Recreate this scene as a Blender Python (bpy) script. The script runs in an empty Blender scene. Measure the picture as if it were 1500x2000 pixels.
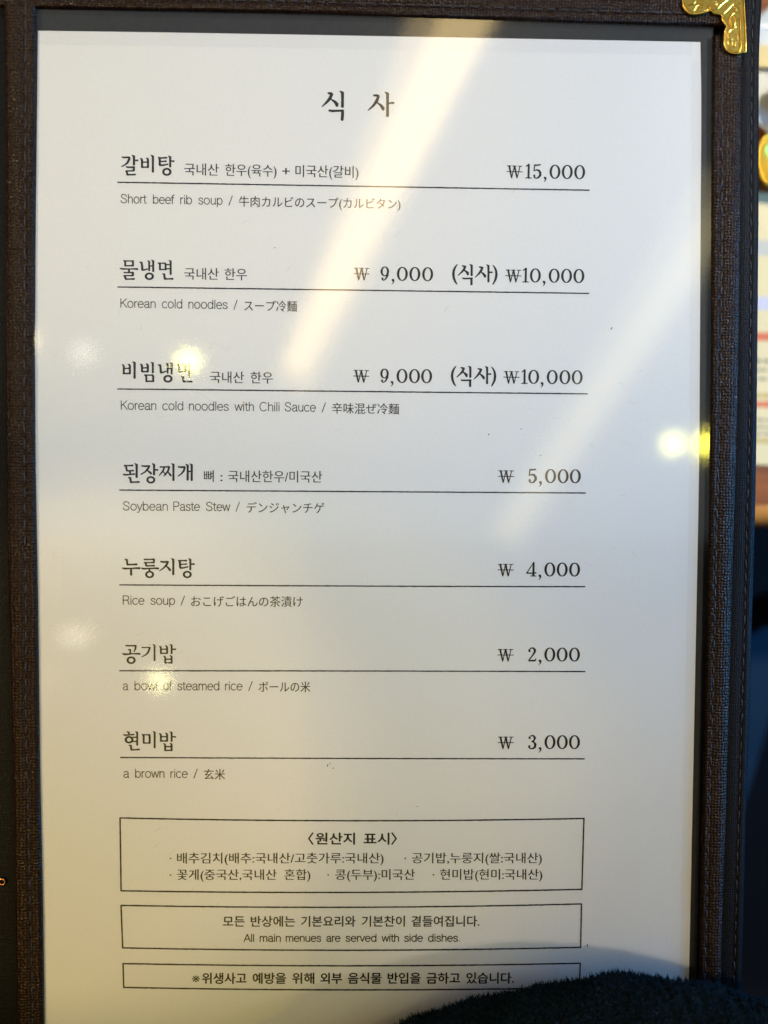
import bpy, bmesh, math, random
from mathutils import Vector, Matrix
random.seed(7)
SC = bpy.context.scene
COL = SC.collection
MM = 0.001          # everything is measured in millimetres of the printed sheet: x right, y up, z out of the sheet

# ------------------------------------------------------------------ camera
cam_d = bpy.data.cameras.new('camera')
cam_d.sensor_fit = 'VERTICAL'; cam_d.sensor_height = 36.0; cam_d.sensor_width = 27.0
cam_d.lens = 36.0 * 1732.0 / 2000.0
cam_d.clip_start = 0.01; cam_d.clip_end = 50
cam_d.dof.use_dof = True; cam_d.dof.focus_distance = 0.352; cam_d.dof.aperture_fstop = 4.2
cam = bpy.data.objects.new('camera', cam_d); COL.objects.link(cam)
CAM = Vector((127.73, -173.337, 349.49)) * MM
cam.matrix_world = Matrix.Translation(CAM) @ Matrix(((0.9998007, -0.0050942, -0.0193044),
    (0.0057054, 0.9994799, 0.0317391), (0.0191327, -0.0318429, 0.9993097))).to_4x4()
SC.camera = cam

# ------------------------------------------------------------------ world and exposure
world = bpy.data.worlds.new('World'); SC.world = world; world.use_nodes = True
world.node_tree.nodes['Background'].inputs[0].default_value = (0.30, 0.42, 0.75, 1)
world.node_tree.nodes['Background'].inputs[1].default_value = 0.010
SC.view_settings.view_transform = 'Standard'; SC.view_settings.look = 'None'
SC.view_settings.exposure = 0; SC.view_settings.gamma = 1
SC.cycles.use_denoising = True
SC.cycles.max_bounces = 8; SC.cycles.transparent_max_bounces = 12
SC.cycles.sample_clamp_indirect = 6.0
SC.cycles.use_light_tree = False

# ------------------------------------------------------------------ lamps of the room (ceiling panel, tubes, downlights) and added fill lights
def lamp_at(px, py, h):
    """Point at height h (m) above the sheet whose mirror image the camera sees at sheet point px, py (mm)."""
    p = Vector((px * MM, py * MM, 0.0006)); d = p - CAM
    return Vector((p.x + d.x * h / -d.z, p.y + d.y * h / -d.z, h))

def area(name, loc, aim, sx, sy, radiance, col, shape='RECTANGLE', long_axis=None):
    d = bpy.data.lights.new(name, 'AREA'); d.shape = shape; d.size = sx; d.size_y = sy
    a = sx * sy * (math.pi / 4 if shape == 'ELLIPSE' else 1)
    d.energy = radiance * a * 4; d.color = col
    o = bpy.data.objects.new(name, d); COL.objects.link(o)
    z = (Vector(loc) - Vector(aim)).normalized()
    y = Vector(long_axis) if long_axis is not None else Vector((0, 1, 0))
    x = y.cross(z).normalized(); y = y.normalized(); z = x.cross(y)
    m = Matrix((x, y, z)).transposed().to_4x4(); m.translation = loc
    o.matrix_world = m
    return o

PAGE = Vector((0.128, -0.173, 0))
def strip_lamp(name, a, ha, b, hb, width, radiance, col):
    A = lamp_at(*a, ha); B = lamp_at(*b, hb)
    return area(name, (A + B) / 2, PAGE, width, (B - A).length, radiance, col, long_axis=(B - A))

def panel(name, x0, y0, x1, y1, h, radiance, col):
    a = lamp_at(x0, y0, h); b = lamp_at(x1, y1, h); c = (a + b) / 2
    return area(name, c, c - Vector((0, 0, 1)), abs(b.x - a.x), abs(b.y - a.y), radiance, col)

def downlight(name, x, y, dx, dy, h, radiance, col):
    k = MM * (1 + h / 0.35); p = lamp_at(x, y, h)
    return area(name, p, p - Vector((0, 0, 1)), dx * k, dy * k, radiance, col, 'ELLIPSE')

def spot(name, loc, aim, watts, deg, col, radius=0.03):
    d = bpy.data.lights.new(name, 'SPOT'); d.energy = watts; d.color = col
    d.spot_size = math.radians(deg); d.spot_blend = 1.0; d.shadow_soft_size = radius
    o = bpy.data.objects.new(name, d); COL.objects.link(o); o.location = loc
    o.rotation_euler = (Vector(aim) * MM - Vector(loc)).to_track_quat('-Z', 'Y').to_euler()
    return o

def square_spot(name, loc, aim, watts, half_x, half_y, blend, col):
    """added fill spot: a rectangular pool, half_x by half_y mm around the aim point (seen square on)"""
    d = bpy.data.lights.new(name, 'SPOT'); d.energy = watts; d.color = col; d.use_square = True
    d.shadow_soft_size = 0.02; d.spot_blend = blend
    aim = Vector((aim[0], aim[1], 0)) * MM; loc = Vector(loc); z = (loc - aim).normalized()
    y = Vector((0, 1, 0)); x = y.cross(z).normalized(); y = z.cross(x)
    dist = (loc - aim).length; c = abs(z.z) if abs(z.x) > abs(z.y) else 1.0; cy = abs(z.z) if abs(z.y) > abs(z.x) else 1.0
    hx = half_x * MM * c / dist; hy = half_y * MM * cy / dist
    big = max(hx, hy) * math.sqrt(2); d.spot_size = 2 * math.atan(big)
    o = bpy.data.objects.new(name, d); COL.objects.link(o)
    m = Matrix((x, y, z)).transposed().to_4x4(); m.translation = loc
    o.matrix_world = m @ Matrix.Diagonal((hx / max(hx, hy), hy / max(hx, hy), 1, 1))
    return o

LAMPS = {}
def reg(key, o): LAMPS[key] = o
def rc(key, r=1.0, col=(1, 1, 1)):
    """strength and colour of a lamp from one RGB triple"""
    v = FIT.get(key)
    if v is None: return r, col
    m_ = max(max(v), 1e-6); return m_, tuple(q / m_ for q in v)
FIT = {
    'sL1': (3.772, 5.868, 8.383),
    'sL2': (23.625, 17.310, 7.071),
    'sL3': (3.600, 2.376, 0.216),
    'sR1': (18.064, 24.297, 35.580),
    'sR2': (7.236, 4.742, 2.174),
    'sR3': (15.113, 12.507, 9.518),
    'sB': (1.345, 0.887, 0.081),
}
reg('ceil', panel('ceiling_panel_light', -60, 80, 330, -195, 1.6, 0.22, (0.70, 0.85, 1.0)))
reg('stepA', panel('step_fill_light', -60, -178, 180, -520, 1.3, 0.14, (1.0, 0.85, 0.10)))  # added panel; its reflection stands in for the edge of a shadow
reg('stepB', panel('warm_step_fill_light', -60, -178, 104, -520, 1.2, 0.26, (1.0, 0.75, 0.05)))  # added warm panel; its veil marks the same shadow's left edge
reg('tube1', strip_lamp('tube_light', (185.5, 50), 0.70, (99, -129), 2.3, 0.066, 3.6, (1.0, 0.72, 0.30)))
reg('tube1w', strip_lamp('tube_soft_copy', (179, 50), 0.75, (98, -136), 2.4, 0.118, 1.9, (1.0, 0.72, 0.30)))  # wider, dimmer copy of the tube, added to soften its edges
reg('tube2', strip_lamp('tube_light', (272, -58), 1.2, (183, -193), 2.1, 0.055, 1.15, (1.0, 0.84, 0.40)))
reg('tube2w', strip_lamp('tube_soft_copy', (270, -54), 1.2, (181, -197), 2.1, 0.115, 0.8, (1.0, 0.84, 0.40)))  # added soft surround of the second tube
reg('glare', downlight('downlight', 57.9, -126.0, 6.6, 5.4, 1.5, 46, (1.0, 0.92, 0.30)))
reg('glareL', downlight('downlight', -6.5, -118, 9.0, 9.0, 1.2, 14, (1.0, 0.80, 0.40)))
reg('sparkle', strip_lamp('sparkle_fill_light', (-24, -20), 1.2, (-24, -235), 1.2, 0.045, 9.0, (1.0, 0.66, 0.24)))  # unseen lamp added to bring gold glints onto the left strip
reg('spotR', downlight('downlight', 248.6, -157.0, 5.4, 8.2, 1.5, 30, (1.0, 0.95, 0.26)))
reg('spotM', downlight('downlight', 261.6, -157.0, 5.4, 8.2, 1.5, 48, (1.0, 0.88, 0.10)))  # added twin lamp for the repeated reflection beside the sheet
reg('spotL', downlight('downlight', 46.0, -251.5, 6.5, 6.0, 1.5, 17, (1.0, 0.95, 0.45)))
reg('smear1', downlight('smear_fill_light', 17.0, -123, 9.0, 9.0, 1.5, 3, (1.0, 0.95, 0.8)))  # small lamps added for smeared repeats of one reflection
reg('smear2', downlight('smear_fill_light', 13.5, -234, 13.0, 8.0, 1.5, 2.6, (1.0, 0.95, 0.75)))
reg('smear3', downlight('smear_fill_light', 4.8, -250, 3.0, 2.5, 1.5, 4, (1.0, 0.95, 0.75)))
reg('blueR', area('blue_window_light', (0.92, -0.22, 0.17), PAGE, 0.12, 0.30, 42.0, (0.03, 0.38, 1.0)))
reg('tableS', spot('table_fill_spot', (0.80, 0.25, 0.55), (440, -40, -200), 42, 40, (1.0, 0.93, 0.75)))  # unseen spot added to brighten the table and its things
def pr(key, name, loc, aim, hx, hy, blend, w, c):
    reg(key, square_spot(name, loc, aim, w, hx, hy, blend, c))
pr('prof1', 'warm_square_fill', (-0.85, -0.33, 1.3), (10, -284), 76, 78, 0.10, 28.0, (1.0, 0.70, 0.40))  # added spot; its square edge stands in for a cast shadow's border
pr('prof2', 'neutral_square_fill', (-0.85, -0.33, 1.3), (48, -288), 119, 80, 0.10, 13.0, (1.0, 0.76, 0.16))  # second added pool, for the far border of that shadow
pr('profT', 'cool_square_fill', (0.14, 1.30, 1.3), (128, -40), 300, 112, 0.12, 32.0, (0.84, 0.90, 1.0))  # added cool pool that brightens the upper sheet and ends in a step
def sp(key, name, loc, aim, deg, r=0.03):  # unseen spots added to grade the light across the sheet
    w, c = rc(key, 4.0); reg(key, spot(name, loc, (*aim, 0), w, deg, c, r))
sp('sL1', 'fill_spot_left', (-0.75, 0.15, 0.75), (50, -60), 30)
sp('sL2', 'fill_spot_left', (-0.75, -0.05, 0.75), (50, -40), 19)
sp('sL3', 'fill_spot_left', (-0.75, -0.35, 0.75), (30, -300), 15)
sp('sR1', 'fill_spot_right', (1.0, 0.20, 0.80), (235, -20), 30)
sp('sR2', 'fill_spot_right', (1.0, 0.00, 0.80), (225, -60), 18)
sp('sR3', 'fill_spot_right', (1.0, -0.35, 0.80), (230, -305), 15)
sp('sB', 'fill_spot_low', (0.45, -1.05, 0.55), (110, -350), 26)


# ------------------------------------------------------------------ helpers
class MB:
    def __init__(s): s.v = []; s.f = []
    def add(s, vs, fs):
        n = len(s.v); s.v += [tuple(p) for p in vs]; s.f += [tuple(i + n for i in f) for f in fs]
    def box(s, x0, x1, y0, y1, z0, z1):
        s.add([(x0,y0,z0),(x1,y0,z0),(x1,y1,z0),(x0,y1,z0),(x0,y0,z1),(x1,y0,z1),(x1,y1,z1),(x0,y1,z1)],
              [(3,2,1,0),(4,5,6,7),(0,1,5,4),(1,2,6,5),(2,3,7,6),(3,0,4,7)])
    def tube(s, pts, r, n=8):
        pts = [Vector(p) for p in pts]; rings = []
        for i, p in enumerate(pts):
            t = (pts[min(i+1, len(pts)-1)] - pts[max(i-1, 0)]).normalized()
            a = t.cross(Vector((0,0,1)))
            a = a.normalized() if a.length > 1e-4 else Vector((1,0,0))
            b = a.cross(t); rr = r[i] if isinstance(r, (list, tuple)) else r
            rings.append([p + a*math.cos(2*math.pi*k/n)*rr + b*math.sin(2*math.pi*k/n)*rr for k in range(n)])
        vs = [q for ring in rings for q in ring]; fs = []
        for i in range(len(pts)-1):
            for k in range(n):
                fs.append((i*n+k, i*n+(k+1)%n, (i+1)*n+(k+1)%n, (i+1)*n+k))
        fs.append(tuple(range(n-1,-1,-1))); fs.append(tuple((len(pts)-1)*n+k for k in range(n)))
        s.add(vs, fs)
    def lathe(s, prof, cx, cy, n=32):
        vs = []; fs = []
        for (r, z) in prof:
            vs += [(cx + r*math.cos(2*math.pi*k/n), cy + r*math.sin(2*math.pi*k/n), z) for k in range(n)]
        for i in range(len(prof)-1):
            for k in range(n):
                fs.append((i*n+k, i*n+(k+1)%n, (i+1)*n+(k+1)%n, (i+1)*n+k))
        s.add(vs, fs)
    def grid(s, rows):
        n = len(rows[0]); vs = [p for r in rows for p in r]; fs = []
        for i in range(len(rows)-1):
            for k in range(n-1):
                fs.append((i*n+k, i*n+k+1, (i+1)*n+k+1, (i+1)*n+k))
        s.add(vs, fs)
    def ribbon(s, pts, z):
        """A pen stroke lying on the sheet: (x, y, width) points, round ends."""
        closed = abs(pts[0][0]-pts[-1][0]) + abs(pts[0][1]-pts[-1][1]) < 1e-6
        P = [Vector((p[0], p[1])) for p in pts]; W = [p[2]/2 for p in pts]; n = len(P)
        L = []; R = []
        for i in range(n):
            a = P[i] - P[i-1] if i > 0 else (P[0] - P[n-2] if closed else P[1] - P[0])
            b = P[i+1] - P[i] if i < n-1 else (P[1] - P[0] if closed else P[n-1] - P[n-2])
            a = a.normalized(); b = b.normalized(); t = (a + b)
            t = t.normalized() if t.length > 0.2 else b
            nn = Vector((-t.y, t.x)); k = 1 / max(0.6, nn.dot(Vector((-b.y, b.x))))
            L.append(P[i] + nn*W[i]*k); R.append(P[i] - nn*W[i]*k)
        vs = [(q.x, q.y, z) for q in L] + [(q.x, q.y, z) for q in R]
        s.add(vs, [(i, n+i, n+i+1, i+1) for i in range(n-1)])
        if not closed:
            for (i, j) in ((0, 1), (n-1, n-2)):
                d = (P[i] - P[j]).normalized(); nn = Vector((-d.y, d.x)); w = W[i]
                arc = [P[i] + nn*w*math.cos(a) + d*w*0.8*math.sin(a) for a in [math.pi*k/5 for k in range(6)]]
                s.add([(q.x, q.y, z) for q in arc], [tuple(range(6)) if (i != 0) else tuple(range(6))])
    def build(s, name, mat, parent=None, smooth=False, scale=MM, loc=(0,0,0)):
        me = bpy.data.meshes.new(name)
        me.from_pydata([((p[0]-loc[0])*scale, (p[1]-loc[1])*scale, (p[2]-loc[2])*scale) for p in s.v], [], s.f)
        me.materials.append(mat)
        if smooth: me.polygons.foreach_set('use_smooth', [True]*len(me.polygons))
        me.update()
        return link(name, me, parent, tuple(c*scale for c in loc))

def link(name, data, parent=None, loc=(0,0,0)):
    o = bpy.data.objects.new(name, data); COL.objects.link(o); o.location = loc
    if parent is not None:
        o.parent = parent
        q = parent; off = Vector((0,0,0))
        while q is not None: off += q.location; q = q.parent
        o.location = Vector(loc) - off
    return o

def tag(o, label=None, cat=None, group=None, kind=None):
    if label: o['label'] = label
    if cat: o['category'] = cat
    if group: o['group'] = group
    if kind: o['kind'] = kind
    return o

def empty(name, loc):
    o = bpy.data.objects.new(name, None); COL.objects.link(o); o.location = Vector(loc)*MM; o.empty_display_size = 0.02
    return o

def mat(name, base=(0.5,0.5,0.5), rough=0.5, metal=0.0, spec=0.5):
    m = bpy.data.materials.new(name); m.use_nodes = True
    b = m.node_tree.nodes['Principled BSDF']
    b.inputs['Base Color'].default_value = (*base, 1); b.inputs['Roughness'].default_value = rough
    b.inputs['Metallic'].default_value = metal; b.inputs['Specular IOR Level'].default_value = spec
    return m
def nd(m, t, **kw):
    n = m.node_tree.nodes.new(t)
    for k, v in kw.items():
        if k in n.inputs: n.inputs[k].default_value = v
        else: setattr(n, k, v)
    return n
def wire(m, a, b): m.node_tree.links.new(a, b)
def bsdf(m): return m.node_tree.nodes['Principled BSDF']

# ------------------------------------------------------------------ measurements (mm)
WORDS = [
('cjk','origin note beside the first dish name','국내산',56.24,-53.72,69.51,-53.78,5.25,0),
('cjk','origin note beside the first dish name','한우(육수)',72.08,-53.79,91.93,-53.86,5.26,0),
('cjk','origin note beside the first dish name','+',94.11,-53.87,97.09,-53.88,5.27,0),
('cjk','origin note beside the first dish name','미국산(갈비)',99.28,-53.89,123.76,-53.99,5.28,0),
('cjk','origin note beside the second dish name','국내산',56.19,-93.86,69.5,-93.9,5.17,0),
('cjk','origin note beside the second dish name','한우',71.85,-93.91,80.44,-93.94,5.18,0),
('cjk','origin note beside the third dish name','국내산',66.1,-133.94,79.36,-133.97,5.19,0),
('cjk','origin note beside the third dish name','한우',81.96,-133.98,90.63,-134.0,5.2,0),
('cjk','origin note beside the fourth dish name','뼈',63.76,-172.61,67.58,-172.61,5.21,0),
('cjk','origin note beside the fourth dish name',':',70.18,-172.61,70.99,-172.61,5.21,0),
('cjk','origin note beside the fourth dish name','국내산한우/미국산',73.23,-172.61,110.04,-172.63,5.22,0),
('lat','translation under the first dish name','Short',31.61,-65.04,41.74,-65.08,3.36,0),
('lat','translation under the first dish name','beef',44.12,-65.09,52.51,-65.13,3.36,0),
('lat','translation under the first dish name','rib',54.64,-65.14,59.24,-65.16,3.37,0),
('lat','translation under the first dish name','soup',61.62,-65.17,71.05,-65.21,3.37,0),
('lat','translation under the first dish name','/',73.28,-65.22,75.02,-65.23,3.37,0),
('cjk','translation under the first dish name','牛肉カルビのスープ(カルビタン)',77.4,-65.64,140.2,-65.92,4.68,0),
('lat','translation under the second dish name','Korean',31.4,-105.28,45.05,-105.33,3.37,0),
('lat','translation under the second dish name','cold',47.43,-105.34,55.37,-105.37,3.38,0),
('lat','translation under the second dish name','noodles',57.76,-105.38,73.04,-105.45,3.38,0),
('lat','translation under the second dish name','/',75.27,-105.45,76.87,-105.46,3.39,0),
('cjk','translation under the second dish name','スープ冷麵',79.46,-105.87,100.01,-105.95,4.69,0),
('lat','translation under the third dish name','Korean',31.41,-144.88,45.21,-144.93,3.39,0),
('lat','translation under the third dish name','cold',47.54,-144.94,55.71,-144.96,3.39,0),
('lat','translation under the third dish name','noodles',57.91,-144.97,73.49,-145.02,3.4,0),
('lat','translation under the third dish name','with',75.65,-145.03,83.29,-145.05,3.4,0),
('lat','translation under the third dish name','Chili',85.45,-145.06,93.26,-145.08,3.4,0),
('lat','translation under the third dish name','Sauce',95.3,-145.09,107.53,-145.13,3.41,0),
('lat','translation under the third dish name','/',109.74,-145.14,111.49,-145.14,3.41,0),
('cjk','translation under the third dish name','辛味混ぜ冷麵',113.86,-145.55,140.16,-145.64,4.73,0),
('lat','translation under the fourth dish name','Soybean',32.04,-184.26,49.61,-184.28,3.4,0),
('lat','translation under the fourth dish name','Paste',51.79,-184.28,62.19,-184.29,3.4,0),
('lat','translation under the fourth dish name','Stew',64.53,-184.3,74.09,-184.31,3.41,0),
('lat','translation under the fourth dish name','/',76.1,-184.31,77.83,-184.31,3.41,0),
('cjk','translation under the fourth dish name','デンジャンチゲ',80.44,-184.72,110.94,-184.75,4.73,0),
('lat','translation under the fifth dish name','Rice',31.91,-221.34,40.41,-221.35,3.41,0),
('lat','translation under the fifth dish name','soup',42.75,-221.35,52.39,-221.36,3.41,0),
('lat','translation under the fifth dish name','/',54.5,-221.36,56.32,-221.36,3.42,0),
('cjk','translation under the fifth dish name','おこげごはんの茶漬け',58.68,-221.77,102.49,-221.81,4.73,0),
('lat','translation under the sixth dish name','a',31.79,-255.22,34.02,-255.22,3.42,0),
('lat','translation under the sixth dish name','bowl',36.39,-255.22,45.38,-255.23,3.42,0),
('lat','translation under the sixth dish name','of',47.7,-255.23,51.22,-255.23,3.42,0),
('lat','translation under the sixth dish name','steamed',53.21,-255.23,69.73,-255.24,3.43,0),
('lat','translation under the sixth dish name','rice',72.01,-255.24,78.92,-255.25,3.43,0),
('lat','translation under the sixth dish name','/',81.12,-255.25,82.96,-255.25,3.44,0),
('cjk','translation under the sixth dish name','ボールの米',85.32,-255.66,105.66,-255.67,4.76,0),
('lat','translation under the seventh dish name','a',31.88,-290.12,34.28,-290.13,3.43,0),
('lat','translation under the seventh dish name','brown',36.52,-290.14,48.08,-290.18,3.43,0),
('lat','translation under the seventh dish name','rice',50.45,-290.19,57.28,-290.22,3.44,0),
('lat','translation under the seventh dish name','/',59.46,-290.22,61.22,-290.23,3.44,0),
('cjk','translation under the seventh dish name','玄米',63.67,-290.65,72.01,-290.68,4.76,0),
('cjk','bold heading of the origin box','〈',105.04,-316.72,107.07,-316.72,5.3,1.0),
('cjk','bold heading of the origin box','원산지',108.03,-316.72,123.53,-316.76,5.3,1.0),
('cjk','bold heading of the origin box','표시',127.17,-316.77,137.28,-316.79,5.31,1.0),
('cjk','bold heading of the origin box','〉',138.18,-316.79,140.29,-316.79,5.32,1.0),
('cjk','first row inside the origin box','·',50.08,-324.29,50.59,-324.3,4.86,0.25),
('cjk','first row inside the origin box','배추김치(배추:국내산/고춧가루:국내산)',53.02,-324.3,135.08,-324.47,4.89,0.25),
('cjk','first row inside the origin box','·',143.47,-324.49,143.98,-324.49,4.91,0.25),
('cjk','first row inside the origin box','공기밥,누룽지(쌀:국내산)',146.48,-324.49,198.5,-324.6,4.93,0.25),
('cjk','second row inside the origin box','·',50.07,-330.96,50.57,-330.96,4.87,0.25),
('cjk','second row inside the origin box','꽃게(중국산,국내산',52.95,-330.96,92.44,-331.05,4.88,0.25),
('cjk','second row inside the origin box','혼합)',95.64,-331.05,105.89,-331.07,4.89,0.25),
('cjk','second row inside the origin box','·',112.73,-331.09,113.24,-331.09,4.9,0.25),
('cjk','second row inside the origin box','콩(두부):미국산',115.9,-331.1,147.61,-331.16,4.91,0.25),
('cjk','second row inside the origin box','·',154.78,-331.18,155.29,-331.18,4.92,0.25),
('cjk','second row inside the origin box','현미밥(현미:국내산)',157.82,-331.18,198.76,-331.27,4.94,0.25),
('cjk','Korean row inside the side dish box','모든',71.22,-349.91,79.77,-349.94,4.89,0.6),
('cjk','Korean row inside the side dish box','반상에는',82.28,-349.95,99.82,-350.0,4.9,0.6),
('cjk','Korean row inside the side dish box','기본요리와',102.34,-350.01,123.95,-350.07,4.91,0.6),
('cjk','Korean row inside the side dish box','기본찬이',126.57,-350.08,143.71,-350.13,4.92,0.6),
('cjk','Korean row inside the side dish box','곁들여집니다.',146.5,-350.14,173.64,-350.22,4.93,0.6),
('lat','English row inside the side dish box','All',79.43,-356.33,83.51,-356.34,2.96,1.1),
('lat','English row inside the side dish box','main',85.81,-356.35,94.18,-356.38,2.96,1.1),
('lat','English row inside the side dish box','menues',96.22,-356.39,110.33,-356.44,2.96,1.1),
('lat','English row inside the side dish box','are',112.37,-356.44,118.04,-356.46,2.97,1.1),
('lat','English row inside the side dish box','served',120.09,-356.47,132.39,-356.51,2.97,1.1),
('lat','English row inside the side dish box','with',134.5,-356.52,141.41,-356.55,2.98,1.1),
('lat','English row inside the side dish box','side',143.53,-356.55,151.07,-356.58,2.98,1.1),
('lat','English row inside the side dish box','dishes.',153.12,-356.59,165.77,-356.63,2.98,1.1),
('cjk','bold row inside the lowest box','※',58.84,-373.0,61.9,-373.01,4.99,0.1),
('cjk','bold row inside the lowest box','위생사고',62.92,-373.01,80.46,-373.09,5.0,1.0),
('cjk','bold row inside the lowest box','예방을',83.12,-373.1,96.26,-373.15,5.01,1.0),
('cjk','bold row inside the lowest box','위해',98.86,-373.17,107.52,-373.2,5.02,1.0),
('cjk','bold row inside the lowest box','외부',110.12,-373.21,118.65,-373.25,5.02,1.0),
('cjk','bold row inside the lowest box','음식물',121.19,-373.26,134.45,-373.32,5.03,1.0),
('cjk','bold row inside the lowest box','반입을',137.08,-373.33,150.16,-373.38,5.04,1.0),
('cjk','bold row inside the lowest box','금하고',152.63,-373.39,166.02,-373.45,5.05,1.0),
('cjk','bold row inside the lowest box','있습니다.',168.7,-373.46,187.68,-373.54,5.06,1.0)]
PRICES = [
('first',[('W',184.67,-53.65),('1',190.09,-53.67),('5',193.6,-53.68),(',',196.68,-53.69),('0',200.54,-53.71),('0',205.36,-53.73),('0',210.25,-53.75)],5.43,-0.0163),
('second,small portion',[('W',125.16,-93.88),('9',134.26,-93.91),(',',137.43,-93.92),('0',141.08,-93.93),('0',145.99,-93.95),('0',151.01,-93.97)],5.42,-0.0135),
('second',[('W',184.68,-94.0),('1',189.42,-94.01),('0',193.31,-94.02),(',',196.74,-94.03),('0',200.71,-94.04),('0',205.6,-94.05),('0',210.46,-94.06)],5.45,-0.0128),
('third,small portion',[('W',125.21,-133.66),('9',134.39,-133.68),(',',137.33,-133.69),('0',141.23,-133.7),('0',146.12,-133.71),('0',150.89,-133.72)],5.44,-0.0105),
('third',[('W',184.31,-133.64),('1',189.38,-133.65),('0',193.08,-133.65),(',',196.42,-133.66),('0',200.43,-133.67),('0',205.44,-133.67),('0',210.3,-133.68)],5.47,-0.0095),
('fourth',[('W',182.6,-172.65),('5',193.11,-172.66),(',',196.22,-172.66),('0',200.22,-172.66),('0',205.22,-172.67),('0',210.06,-172.67)],5.49,-0.0063),
('fifth',[('W',182.81,-209.68),('4',193.11,-209.67),(',',196.41,-209.67),('0',200.39,-209.67),('0',205.3,-209.66),('0',210.24,-209.66)],5.51,-0.003),
('sixth',[('W',183.11,-243.6),('2',193.73,-243.6),(',',196.84,-243.6),('0',200.78,-243.59),('0',205.69,-243.59),('0',210.63,-243.59)],5.53,-0.0015),
('seventh',[('W',183.59,-278.73),('3',194.14,-278.74),(',',197.28,-278.74),('0',201.26,-278.75),('0',206.18,-278.75),('0',211.07,-278.76)],5.55,-0.001)]
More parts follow.
